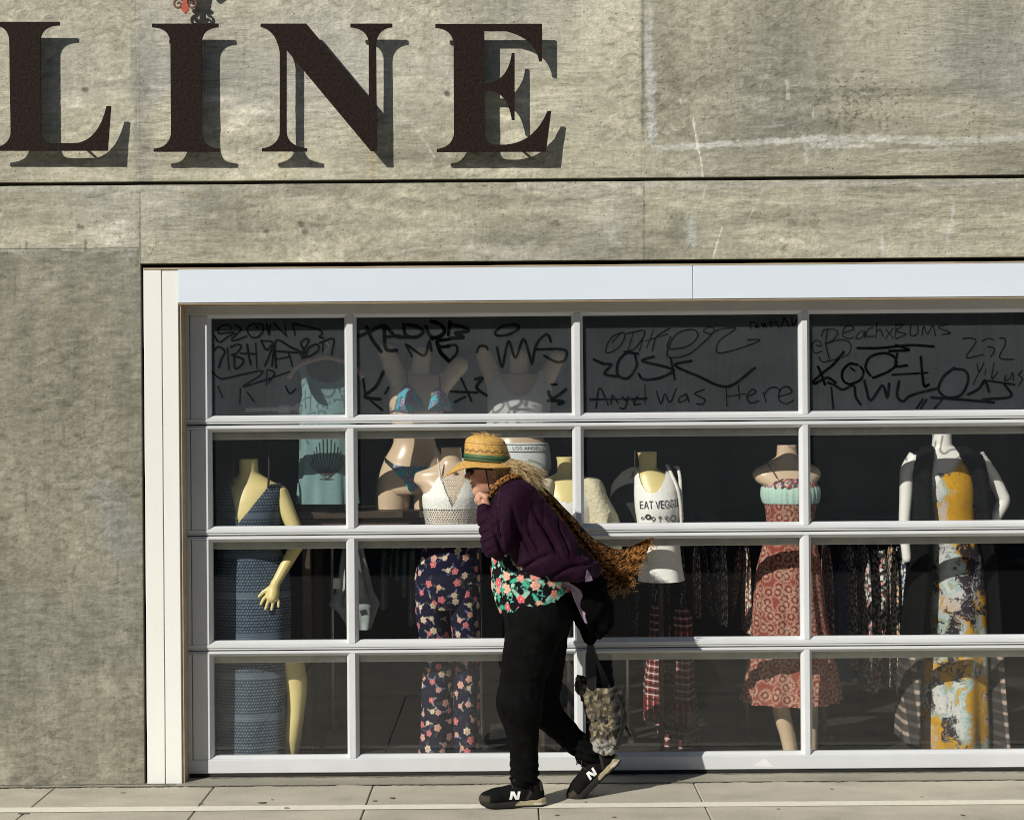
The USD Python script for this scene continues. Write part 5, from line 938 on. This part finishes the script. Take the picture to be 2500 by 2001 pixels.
def head(p):
    d = ell(p, C(1199, 1128), (.088, .074, .085))
    d = smin(d, ell(p, C(1182, 1152), (.062, .060, .082)), .03)
    d = smin(d, cone(p, C(1205, 1178), C(1171, 1194), .052, .026), .03)
    d = smin(d, cone(p, C(1236, 1165), C(1275, 1215), .056, .064), .04)
    d = smin(d, cone(p, C(1147, 1146), C(1139, 1163), .008, .0105), .012)
    d = smin(d, np.minimum(ell(p, C(1143, 1166, YP - .011), (.008, .007, .006)), ell(p, C(1143, 1166, YP + .011), (.008, .007, .006))), .007)
    d = smin(d, ell(p, C(1153, 1179), (.0115, .020, .0065)), .005); d = smin(d, ell(p, C(1156, 1187), (.011, .019, .0065)), .005)
    d = smin(d, ball(p, C(1164, 1200), .017), .015)
    d = smin(d, ell(p, C(1165, 1168, YP - .036), (.026, .018, .020)), .02); d = smin(d, ell(p, C(1165, 1168, YP + .036), (.026, .018, .020)), .02)
    for s in (-1, 1):
        d = smax(d, -ell(p, C(1149, 1148, YP + s * .030), (.014, .018, .011)), .012)
        ear = smax(ell(p, C(1211, 1152, YP + s * .080), (.020, .010, .031)), -ell(p, C(1208, 1152, YP + s * .092), (.010, .008, .019)), .006)
        d = smin(d, ear, .006)
    d = smax(d, -ell(p, C(1147, 1183.3), (.012, .024, .0018)), .003)
    return d
def skinf(p): return smin(head(p), fist(p), .004)
lo, hi = bounds_of([C(1100, 1060, -.62), C(1300, 1275, -.36)], .015)
m = nets(skinf, lo, hi, .0042)
px, py = PX(m.vertices); pc = flat(m, (.58, .32, .225)); 
put(pc, np.clip(1.6 - np.hypot((px - 1152) / 9, (py - 1183) / 7), 0, 1) * .8, (.34, .10, .09))
put(pc, np.clip(1.4 - np.hypot((px - 1172) / 18, (py - 1170) / 13), 0, 1) * .35, (.55, .20, .15)); put(pc, (meshkit.fbm(m.vertices * 60, 3, 3) > .58) * .25, (.40, .19, .12))
HEAD = add(per, 'body', 'skin', m, pc)
# sunglasses
for s in (-1, 1):
    gl = trimesh.creation.icosphere(2, 1.).apply_transform(trimesh.transformations.compose_matrix(scale=(.013, .029, .020), translate=C(1145, 1149, YP + s * .034), angles=(0, .1, -s * .35)))
    add(per, 'sunglass_lens', 'lens', gl)
    obj('sunglass_temple', tube(cr_spline([C(1146, 1143, YP + s * .062), C(1165, 1143, YP + s * .073), C(1195, 1144, YP + s * .081), C(1214, 1150, YP + s * .082)], 5), [.0055] * 16, 6), M['frame'], per)
obj('sunglass_bridge', tube([C(1140, 1144, YP - .012), C(1138, 1143, YP), C(1140, 1144, YP + .012)], .003, 6), M['frame'], per)
# hair: locks from under the hat blown back
r = np.random.default_rng(8); locks = []
for k in range(900):
    y0 = YP + r.uniform(-.085, .07); a = r.uniform(0, 1)
    s0 = (1222 + 26 * a + r.normal(0, 5), 1128 + 26 * r.random())
    L = r.uniform(.55, 1.05); dx, dy = 88 * L, (22 + 36 * r.random()) * L
    wob = r.normal(0, 6.5, 3)
    pts = [C(*s0, y0), C(s0[0] + dx * .33, s0[1] + dy * .12 + wob[0], y0 + r.normal(0, .012)), C(s0[0] + dx * .68, s0[1] + dy * .5 + wob[1], y0 + r.normal(0, .02)), C(s0[0] + dx * .98, s0[1] + dy * 1.05 + wob[2], y0 + r.normal(0, .03))]
    locks.append(tube(cr_spline(pts, 4), np.linspace(.0014, .0005, 13), 4, False))
for k in range(160):
    y0 = YP - .082 + r.uniform(-.006, .012); s0 = (1206 + r.uniform(-6, 26), 1136 + r.uniform(0, 6))
    pts = [C(*s0, y0), C(s0[0] + 12, s0[1] + 18 + r.normal(0, 4), y0 + .0), C(s0[0] + 36 + r.normal(0, 6), s0[1] + 34 + r.normal(0, 5), y0 + .01), C(s0[0] + 66 + r.normal(0, 9), s0[1] + 42 + r.normal(0, 6), y0 + .02)]
    locks.append(tube(cr_spline(pts, 4), np.linspace(.002, .0007, 13), 4, False))
for k in range(10):
    s0 = (1300 + r.normal(0, 8), 1172 + r.normal(0, 6)); y0 = YP + r.normal(0, .03)
    locks.append(tube(cr_spline([C(*s0, y0), C(s0[0] + 16, s0[1] + 6 + r.normal(0, 5), y0), C(s0[0] + 36 + r.normal(0, 6), s0[1] + r.normal(0, 10), y0)], 5), .0006, 4, False))
hv = nets(lambda p: smin(ell(p, C(1232, 1142), (.07, .082, .045)), cone(p, C(1245, 1148), C(1290, 1170), .055, .03), .03), C(1170, 1080, -.6), C(1330, 1215, -.34) + np.array([0, 0, 0]), .007) if False else None
hb = lambda p: smin(ell(p, C(1236, 1146), (.055, .078, .035)), cone(p, C(1250, 1150), C(1296, 1168), .045, .018), .03)
lo, hi = bounds_of([C(1190, 1090, -.58), C(1330, 1210, -.36)], 0.0)
hm = wrinkle(nets(hb, lo, hi, .006), .006, .012, 2, (.35, 1, 2.5))
obj('hair', cat_([hm] + locks), M['hair'], per, smooth=True)
# floral blouse: belly under the jacket, uneven hem
m, u, v = sil([(1330, 1215, 1390, .16), (1371, 1199, 1392, .175), (1423, 1199, 1396, .18), (1462, 1208, 1396, .178), (1500, 1222, 1392, .175), (1530, 1232, 1388, .17)], -.46, nu=260, dz=.004, caps=(False, False), fold=[(9, 0, .018, 1.2, .2)])
px, py = PX(m.vertices); fr = m.vertices[:, 1] < -.46
hem = np.interp(px, [1195, 1228, 1241, 1250, 1262, 1288, 1323, 1349, 1374, 1400], [1480, 1500, 1526, 1506, 1494, 1510, 1493, 1478, 1452, 1440]); hem = np.where(fr, hem, 1470)
m, u, v = cut(m, py < hem, u, v)
hw = floral(u, v, (.006, .006, .007), .066, .024, 21, petals=((.70, .08, .12), (.74, .22, .20), (.76, .34, .26)), leaves=((.05, .36, .24), (.30, .60, .45), (.12, .44, .36)), leafscale=1.25, core=(.8, .6, .25))
h2 = floral(u + .03, v + .03, (.006, .006, .007), .060, .010, 22, petals=((.30, .60, .45), (.10, .40, .30)), leaves=((.30, .60, .46), (.2, .5, .4)), leafscale=1.7, core=(.4, .65, .5))
q = np.abs(hw - np.array([.006, .006, .007])).sum(1) < .02; hw[q] = h2[q]
add(per, 'blouse', 'cloth', wrinkle(m, .003, .07, 5), hw)
# trousers
def trousers(p):
    d = ell(p, C(1318, 1490, -.45), (.135, .165, .12))
    d = smin(d, cone(p, C(1304, 1510, -.53), C(1270, 1712, -.545), .122, .086), .06)
    d = smin(d, cone(p, C(1270, 1712, -.545), C(1279, 1860, -.53), .086, .048), .05)
    d = smin(d, cone(p, C(1330, 1505, -.38), C(1322, 1728, -.37), .108, .068), .06)
    d = smin(d, cone(p, C(1322, 1730, -.37), C(1432, 1836, -.375), .063, .047), .04)
    d = smin(d, cone(p, C(1279, 1850, -.53), C(1281, 1888, -.53), .052, .057), .015)
    return d
lo, hi = bounds_of([C(1180, 1400, -.72), C(1480, 1935, -.25)], 0.0)
m = nets(trousers, lo, hi, .0075)
m = wrinkle(m, .009, .14, 4, (1.7, 1, .55)); m = wrinkle(m, .004, .06, 6, (1, 1, 1.2))
px, py = PX(m.vertices); q = np.clip((py - 1850) / 50, 0, 1) * (px < 1330) + (np.hypot(px - 1432, py - 1836) < 45); m.vertices += normals(m) * (.006 * q * np.sin(m.vertices[:, 2] * 190 + m.vertices[:, 0] * 60))[:, None]
add(per, 'trousers', 'blackpants', m)
# jacket
def jacket(p):
    d = cone(p, C(1266, 1218, -.585), C(1350, 1350, -.555), .080, .126); d = smin(d, cone(p, C(1266, 1218, -.355), C(1350, 1350, -.39), .080, .126), .09)
    d = smin(d, ell(p, C(1278, 1198), (.055, .13, .05)), .04)
    d = smin(d, cone(p, C(1255, 1300, -.58), C(1310, 1350, -.57), .09, .10), .05)
    d = smin(d, cone(p, C(1250, 1224, -.625), C(1213, 1330, -.665), .072, .062), .035)
    d = smin(d, cone(p, C(1213, 1332, -.665), C(1182, 1252, -.602), .058, .032), .018)
    d = smin(d, cone(p, C(1190, 1275, -.612), C(1183, 1246, -.598), .036, .034), .012)
    # wind-blown back hem, a rolled fold
    d = smin(d, cone(p, C(1285, 1366, -.63), C(1412, 1388, -.60), .040, .060), .03)
    d = smin(d, cone(p, C(1360, 1355, -.50), C(1436, 1388, -.52), .085, .055), .05)
    return d
lo, hi = bounds_of([C(1130, 1130, -.80), C(1500, 1450, -.20)], 0.0)
m = nets(jacket, lo, hi, .0065)
px, py = PX(m.vertices)
# folds: rings on the forearm, long drapes from the shoulder, drag lines at the hem
n = normals(m); x, z = m.vertices[:, 0], m.vertices[:, 2]
fore = np.clip(1 - np.hypot((px - 1186) / 34, (py - 1300) / 62), 0, 1) ** .5
w1 = (.5 - np.maximum(0, np.cos((py * .24 + px * .16) + 3 * meshkit.noise(m.vertices * 16, 3))) ** 3) * .011 * fore
ax = (px - 1250) * .86 - (py - 1222) * .42
drape = np.clip((py - 1225) / 80, 0, 1) * (1 - fore) * np.clip((1370 - py) / 40, 0, 1)
cre = lambda ph: np.maximum(0, np.cos(ph)) ** 5
w2 = -(cre(ax * .11 + 3.2 * meshkit.noise(m.vertices * 7, 5)) * .022 + cre(ax * .19 + (py - 1250) * .05 + 4 * meshkit.noise(m.vertices * 10, 15)) * .012) * drape
hemz = np.clip((py - 1345) / 25, 0, 1); w3 = -np.maximum(0, np.cos(py * .13 + px * .05 + 3 * meshkit.noise(m.vertices * 9, 8))) ** 4 * .014 * hemz
m.vertices = m.vertices + n * (w1 + w2 + w3)[:, None]; m = wrinkle(m, .003, .045, 11, (1, 1, 1))
pj = flat(m, (.016, .0034, .0135)) * (.75 + .5 * meshkit.fbm(m.vertices * 26, 3, 2))[:, None]
add(per, 'jacket', 'velvet', m, pj)
M['seam'] = simple('seam_thread', (.09, .05, .09), .8)
for q in ([(1224, 1176), (1219, 1200), (1214, 1232)], [(1214, 1231), (1228, 1232), (1229, 1252), (1224, 1282), (1219, 1300)]):
    P = np.array(pxline(q, -.62)); y = on_front(m, P, .0015); obj('seam', tube(np.c_[P[:, 0], y, P[:, 1]], .0007, 5), M['seam'], per)
m2, s, t_ = sheet([(1358, 1424), (1392, 1440), (1404, 1466), (1422, 1505), (1428, 1520)], [(1375, 1414), (1418, 1440), (1450, 1480), (1436, 1500), (1440, 1522)], [-.60, -.56, -.53, -.52], [-.58, -.52, -.48, -.48], 40, 18, lambda s, t: np.stack([0 * s * t, -.012 * np.sin(t * 7 + s * 5) * s, 0 * s * t], -1), .002)
obj('jacket_lining', m2, M['lilac'], per, smooth=True)
m2, s, t_ = sheet([(1395, 1424), (1430, 1448), (1447, 1484), (1428, 1512), (1432, 1530)], [(1430, 1410), (1462, 1450), (1470, 1490), (1462, 1515), (1450, 1540)], [-.53, -.50, -.47, -.48], [-.45, -.42, -.40, -.42], 40, 18, lambda s, t: np.stack([0 * s * t, -.014 * np.sin(t * 8 + s * 4) * s, 0 * s * t], -1), .003)
obj('jacket_tail', m2, M['velvet'], per, smooth=True, paint=np.tile((.021, .004, .018), (len(m2.vertices), 1)))
m2, s, t_ = sheet([(1434, 1391), (1431, 1405), (1430, 1420)], [(1436, 1391), (1443, 1404), (1447, 1416)], [-.66], [-.64], 12, 6, None, .002); obj('jacket_lining', m2, M['lilac'], per, smooth=True)
def blk(p):
    d = cone(p, C(1385, 1410, -.42), C(1440, 1478, -.42), .10, .085); d = smin(d, cone(p, C(1440, 1478, -.42), C(1440, 1556, -.40), .080, .026), .04)
    d = smin(d, cone(p, C(1440, 1440, -.44), C(1474, 1520, -.44), .075, .040), .03)
    return smin(d, cone(p, C(1474, 1500, -.44), C(1462, 1548, -.42), .035, .020), .02)
lo, hi = bounds_of([C(1300, 1310, -.62), C(1540, 1590, -.24)], 0.0)
m = wrinkle(nets(blk, lo, hi, .008), .012, .09, 9, (1.5, 1, .6)); add(per, 'sleeve', 'black', m)
# leopard scarf: collar roll, back strip and blown triangle with fringe
col_ = [C(1190, 1226, -.575), C(1199, 1203, -.60), C(1216, 1183, -.60), C(1240, 1168, -.585), C(1270, 1163, -.55), C(1300, 1172, -.50), C(1318, 1184, -.46)]
p = cr_spline(col_, 14); rr_ = np.interp(np.linspace(0, 1, len(p)), [0, .3, .7, 1], [.012, .017, .016, .013])
mc = tube(p, rr_, 22); d = np.r_[0, np.cumsum(np.linalg.norm(np.diff(p, axis=0), axis=1))]; uu = np.repeat(d, 22); ww = np.tile(np.arange(22) / 22 * .1, len(p))
obj('scarf', mc, M['cloth'], per, smooth=True, paint=np.vstack([leopard(uu, ww), [[.4, .18, .04]] * 2]))
Ls = [(1299, 1189), (1334, 1238), (1374, 1290), (1418, 1350), (1452, 1402), (1482, 1436), (1534, 1434)]; Rs = [(1311, 1174), (1353, 1212), (1400, 1262), (1455, 1318), (1504, 1341), (1556, 1329), (1598, 1313)]
m2, s, t_ = sheet(Ls, Rs, [-.47, -.50, -.50, -.46, -.38, -.34], [-.42, -.38, -.36, -.32, -.24, -.18], 150, 60, lambda s, t: np.stack([0 * s * t, (-.026 * np.sin(t * 9 + s * 3) - .012 * np.sin(t * 17 + 9 * s)) * np.clip(s * 1.6, .15, 1), .006 * np.sin(s * 22) * s * t], -1), .002)
le = leopard(s * .62, (t_ - .5) * (.05 + .20 * s ** 2), .0125); obj('scarf', m2, M['thin'], per, smooth=True, paint=le)
fr_ = []
for k in range(80):
    f = r.random(); a = np.array([1482 + (1534 - 1482) * f, 1436 - 2 * f]) if k < 40 else np.array([1534 + 64 * f, 1434 - 121 * f]); a += r.normal(0, 2, 2)
    yk = -.34 if k < 40 else -.34 + .15 * f
    L = r.uniform(8, 30) if k < 40 else r.uniform(6, 22); an = math.radians(70 + r.normal(0, 25)) if k < 40 else math.radians(25 + r.normal(0, 35))
    b = a + L * np.array([math.cos(an), math.sin(an)]); c_ = (a + b) / 2 + r.normal(0, 4, 2); fr_.append(tube(cr_spline([C(*a, yk), C(*c_, yk - .006), C(*b, yk)], 5), .0011, 4, False))
M['fringe'] = simple('scarf_fringe', (.30, .15, .04), .8, .4, 90.)
obj('scarf_fringe', cat_(fr_), M['fringe'], per)
# shoes
def shoe(T_, Mx, zs=1.0):
    """Mx maps shoe coordinates (x to the toe, z up, ball of the heel at 0) into the scene"""
    R, o = Mx[:3, :3], Mx[:3, 3]
    inv = lambda p: (p - o) @ R
    prof = lambda x: np.interp(x, [-.045, -.02, .05, .12, .19, .235, .25], [.018, .034, .034, .042, .049, .036, .01])
    def sole(p):
        q = inv(p); w = prof(q[:, 0]); t = np.interp(q[:, 0], [-.045, .03, .12, .21, .245], [.040, .036, .028, .026, .032]); b = np.interp(q[:, 0], [-.045, -.02, .17, .21, .25], [.006, 0, 0, .004, .020])
        return smax(smax(np.abs(q[:, 1]) - w, np.maximum(-.043 - q[:, 0], q[:, 0] - .243), .008), np.maximum(b - q[:, 2], q[:, 2] - t), .006) * .9
    def upper(p):
        q = inv(p)
        d = ell(q, np.array([.195, 0, .036]), (.052, .044, .034)); d = smin(d, cone(q, [.16, 0, .045], [.06, 0, .068], .036, .036), .03)
        d = smin(d, cone(q, [.0, 0, .05], [.005, 0, .085], .036, .034), .03); d = smin(d, ell(q, np.array([.07, 0, .04]), (.09, .036, .035)), .02)
        return smax(d, .020 - q[:, 2], .004)
    lo, hi = o - .30, o + .30
    cor = np.array([[x, y, z] for x in (-.07, .27) for y in (-.07, .07) for z in (-.02, .14)]) @ R.T + o; lo, hi = cor.min(0), cor.max(0)
    ms, mu = nets(sole, lo, hi, .0045), nets(upper, lo, hi, .0045)
    q = inv(ms.vertices); pc = flat(ms, (.022, .021, .02)); put(pc, (q[:, 2] > .011 + .0 * q[:, 0]) & (q[:, 0] < .085 - (q[:, 2] - .02) * 1.2), (.36, .31, .20)); put(pc, (q[:, 2] > .011) & (q[:, 0] < .015) & (q[:, 2] < .022), (.55, .50, .38)); put(pc, q[:, 2] < .009 + .003 * np.sin(q[:, 0] * 300), (.016, .016, .016)); 
    obj('shoe_sole', ms, M['shoe'], per, smooth=True, paint=pc)
    q = inv(mu.vertices); pu = flat(mu, (.0045, .0045, .005)); put(pu, (q[:, 0] > .20) * (q[:, 2] < .055) * .8, (.06, .052, .042)); put(pu, (np.abs(q[:, 0] - .03 + (q[:, 2] - .06) * .5) < .006) * .6, (.05, .05, .05)); put(pu, (q[:, 0] < -.015) & (q[:, 2] > .07), (.10, .09, .085))
    up = obj('shoe', mu, M['shoe'], per, smooth=True, paint=pu)
    # the slanted letter on the side to the street
    N = Polygon([(.0, 0), (.011, 0), (.015, .022), (.026, 0), (.041, 0), (.048, .034), (.037, .034), (.033, .012), (.022, .034), (.007, .034)])
    g = trimesh.creation.extrude_polygon(N, .001, engine='earcut').subdivide_to_size(.006); side = 1 if (R @ [0, 1, 0])[1] < 0 else -1
    n_ = normals(mu); lv = inv(mu.vertices); ln = n_ @ R; ok = (ln[:, 1] * side > .2); tr = cKDTree(lv[ok][:, [0, 2]])
    gx, gz = .07 + g.vertices[:, 0], .038 + g.vertices[:, 1]
    if MIRR: gx = .07 + .048 - g.vertices[:, 0]
    dd, ii = tr.query(np.c_[gx, gz], k=4); yy = lv[ok][:, 1][ii].mean(1) + side * (.0022 - g.vertices[:, 2])
    obj('shoe_letter', trimesh.Trimesh(np.c_[gx, yy, gz] @ R.T + o, g.faces, process=False), M['nwhite'], per)
    lc = []
    for k in range(5):
        x = .085 + .018 * k; z = .112 - .0125 * k; lc.append(tube(cr_spline(np.array([[x - .004, side * .026, z - .018], [x + .004, 0, z + .002], [x - .004, -side * .026, z - .018]]) @ R.T + o, 5), .0032, 6))
    lc.append(tube(cr_spline(np.array([[.075, side * .01, .118], [.085, side * .028, .128], [.10, side * .030, .112]]) @ R.T + o, 5), .003, 6)); lc.append(tube(cr_spline(np.array([[.075, side * .01, .118], [.10, side * .012, .134], [.118, side * .020, .124]]) @ R.T + o, 5), .003, 6))
    obj('shoe_lace', cat_(lc), M['nickel'], per, smooth=True)
MIRR = True
def frame(fx, up, o):
    fx = np.array(fx, float); fx /= np.linalg.norm(fx); up = np.array(up, float); up -= fx * (up @ fx); up /= np.linalg.norm(up)
    m_ = np.eye(4); m_[:3, 0], m_[:3, 2], m_[:3, 1] = fx, up, np.cross(up, fx); m_[:3, 3] = o; return m_
h = W(1309, 1950, -.53); h[2] = .0025; shoe(0, frame([-1, -.07, 0], [0, 0, 1], h))
toe, heel = W(1416, 1940, -.37), W(1516, 1852, -.37)
dv = toe - heel; dv[1] = -.02; shoe(1, frame(dv, [-.65, 0, 1], heel + np.array([-.028, 0, -.034])))
obj('sock', limb([(1290, 1895), (1302, 1928), (1306, 1935)], -.53, [.036, .036, .034]), M['black'], per, smooth=True); obj('sock', tube([C(1432, 1836, -.375), C(1462, 1862, -.372), C(1480, 1872, -.372)], [.045, .038, .034], 14), M['black'], per, smooth=True)

# ------------------------------------------------------------------ hat (worn, a thing of its own)
hat = thing('straw_hat', 'golden woven straw hat with a green ribbon worn by the stooping woman', 'hat', tuple(C(1190, 1119)))
tilt = math.radians(-4.5); ct, st_ = math.cos(tilt), math.sin(tilt); HC = C(1190, 1125)
def hatm(prof, nphi=160, side=1):
    """prof: rows of functions (phi) -> (radius, height)"""
    ph = np.linspace(0, 2 * np.pi, nphi, endpoint=False); V = []
    for f in prof:
        rr, hh = f(ph); x, y, z = rr * np.cos(ph), rr * .96 * np.sin(ph), hh
        V.append(np.stack([x * ct - z * st_ * -1 * -1 if False else x * ct + z * (-st_) * -1, y, x * st_ * 1 + z * ct], 1))
    n = len(V); V = np.vstack(V); i, j = np.meshgrid(np.arange(n - 1), np.arange(nphi), indexing='ij'); k = (j + 1) % nphi
    A, B, C_, D = i * nphi + j, i * nphi + k, (i + 1) * nphi + k, (i + 1) * nphi + j
    f = np.vstack([np.stack([A, B, C_], -1).reshape(-1, 3), np.stack([A, C_, D], -1).reshape(-1, 3)])
    return V, f, np.tile(ph, n), np.repeat(np.linspace(0, 1, n), nphi)
c_ = lambda R_, H_: (lambda ph: (R_ + 0 * ph, H_ + 0 * ph))
hs = np.linspace(0, 1, 30); prf = [c_(.099 - .008 * a ** 2, .072 * a) for a in hs] + [c_(.091 * math.cos(b) ** .8, .072 + .042 * math.sin(b)) for b in np.linspace(.05, 1.5, 22)]
V, f, ph, hh = hatm(prf); L = V[:, 2] / .1
def strawcol(ph, w):
    n = meshkit.noise(np.c_[ph * 14, w * 60, w * 0], 3); e = np.sin(ph * 46 + w * 130) * np.sin(ph * 46 - w * 130)
    c = np.tile(np.array([.62, .365, .095]), (len(ph), 1)) * (.72 + .45 * n + .16 * e)[:, None]; return c
pcw = strawcol(ph, hh); zz = np.abs(((hh * 30) % 2) - 1)
row = (hh > .28) & (hh < .40); tri = np.abs(((ph * 17 / 6.283 * 2) % 2) - 1); put(pcw, row * (np.abs(tri - np.clip((hh - .28) / .12, 0, 1)) < .28) * .85, (.12, .065, .02)); put(pcw, (np.abs(np.sin(hh * 75)) < .2) * (hh < .7) * .5, (.22, .12, .035))
V2 = V * (1 + .012 * np.sin(hh * 75)[:, None] * (hh < .7)[:, None] + .01 * (meshkit.noise(V * 150, 2) - .5)[:, None])
obj('crown', (V2 + HC, f), M['straw'], hat, smooth=True, paint=pcw)
fw = lambda ph: np.clip(-np.cos(ph), 0, 1) ** 3
bw = lambda ph: np.clip(np.cos(ph), 0, 1)
sn = lambda ph: np.abs(np.sin(ph))
ext = lambda ph: .062 + .038 * fw(ph) - .030 * bw(ph)
prf = [(lambda ph, a=a: (.098 + ext(ph) * a, -.004 - (.070 * fw(ph) + .012 * sn(ph) ** 2 + .006) * a ** 1.25 + .002 * np.sin(ph * 5 + 1) * a)) for a in np.linspace(0, 1, 26)] + [(lambda ph, a=a: (.096 + ext(ph) * a, -.008 - (.070 * fw(ph) + .012 * sn(ph) ** 2 + .006) * a ** 1.25)) for a in np.linspace(1, 0, 10)]
V, f, ph, hh = hatm(prf, 200); pb = strawcol(ph, hh * .6); put(pb, (np.abs(np.sin(hh * 60)) < .22) * .4, (.24, .13, .04))
obj('brim', (V + HC, f[:, ::-1]), M['straw'], hat, smooth=True, paint=pb)
V, f, ph, hh = hatm([c_(.0985, .0005), c_(.1015, .001), c_(.1012, .016), c_(.1004, .0275), c_(.0965, .028)], 100); obj('ribbon', (V + HC, f), M['ribbon'], hat, smooth=True)
V, f, ph, hh = hatm([c_(.1005, .010), c_(.1024, .0105), c_(.1022, .0145), c_(.1005, .015)], 100); obj('ribbon_stripe', (V + HC, f), M['ribbond'], hat, smooth=True)
ls = []
for k in range(70):
    a = r.uniform(0, 6.28); q = r.uniform(.0, .055); b0 = np.array([q * math.cos(a), q * math.sin(a), .1135 - q * q * 3]); dr = np.array([r.normal(0, .6), r.normal(0, .6), abs(r.normal(.3, .25))]); L = r.uniform(.012, .034)
    g = np.array([b0, b0 + dr * L * .6, b0 + dr * L + [0, 0, -.004]]); g = np.c_[g[:, 0] * ct + g[:, 2] * st_, g[:, 1], g[:, 0] * st_ + g[:, 2] * ct]; ls.append(tube(g + HC, [.0016, .0013, .0007], 4))
obj('loose_straws', cat_(ls), M['strawlo'], hat)
obj('chin_cord', tube(cr_spline([C(1184, 1134, -.555), C(1187, 1150, -.566), C(1191, 1175, -.556), C(1196, 1200, -.53), C(1194, 1206, -.50)], 8), .0033, 8), M['cord'], hat, smooth=True)

# ------------------------------------------------------------------ camouflage bag on a black strap
bag = thing('camouflage_bag', 'camouflage canvas bag with black straps hanging from the woman\'s rear hand', 'bag', tuple(C(1470, 1840, -.38)))
m, u, v = sil([(1668, 1416, 1516, .05), (1690, 1410, 1522, .062), (1726, 1428, 1526, .07), (1765, 1440, 1522, .072), (1800, 1446, 1518, .07), (1822, 1446, 1506, .06), (1836, 1456, 1492, .04)], -.38, nu=200, dz=.004, fold=[(6, .05, .03, .4, .4), (11, .03, .02, 1.1, .2)], caps=(False, True), slope=lambda th, T: (1 - T) * (.014 * np.sin(th * 2 + 1) - .02 * np.cos(th)))
P = m.vertices; a, b, e = meshkit.fbm(P * [60, 30, 34], 5, 2), meshkit.fbm(P * [46, 30, 75] + 9, 5, 5), meshkit.fbm(P * [90, 30, 34] + 3, 4, 8)
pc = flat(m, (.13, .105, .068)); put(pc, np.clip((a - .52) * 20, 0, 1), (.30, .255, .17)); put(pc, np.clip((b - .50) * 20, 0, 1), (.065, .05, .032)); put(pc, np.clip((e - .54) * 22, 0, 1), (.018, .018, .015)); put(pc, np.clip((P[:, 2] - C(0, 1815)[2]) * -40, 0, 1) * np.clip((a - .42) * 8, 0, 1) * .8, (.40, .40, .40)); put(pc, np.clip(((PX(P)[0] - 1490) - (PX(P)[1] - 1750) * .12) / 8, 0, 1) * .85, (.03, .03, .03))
add(bag, 'sack', 'canvas', wrinkle(m, .016, .055, 7, (1, 1, 1)), pc)
for (La, Ra, ya) in (([(1437, 1556), (1432, 1600), (1430, 1640), (1436, 1680)], [(1443, 1556), (1452, 1600), (1456, 1640), (1455, 1690)], -.42), ([(1440, 1556), (1450, 1600), (1466, 1650), (1478, 1700)], [(1444, 1556), (1462, 1610), (1486, 1660), (1496, 1705)], -.35)):
    m2, s, t_ = sheet(La, Ra, [ya + .03, ya, ya - .03], [ya + .05, ya + .03, ya - .02], 30, 6, None, .003); obj('strap', m2, M['strap'], bag, smooth=True)
obj('side_strap', limb([(1505, 1690), (1518, 1740), (1512, 1790), (1506, 1812)], -.44, [.006, .005, .005, .004], 6), M['strap'], bag, smooth=True)
tg = [LineString([(0, 0), (a, b)]) for a, b in ((.02, .01), (.025, -.01))]
obj('loose_cord', cat_([tube(cr_spline([C(1520, 1770, -.36), C(1530 + k * 3, 1775 + 9 * k, -.35), C(1535 + 4 * k, 1790 + 6 * k, -.36)], 5), .003, 5) for k in range(-2, 2)]), M['strap'], bag)
stage.SetDefaultPrim(stage.GetPrimAtPath('/World'))
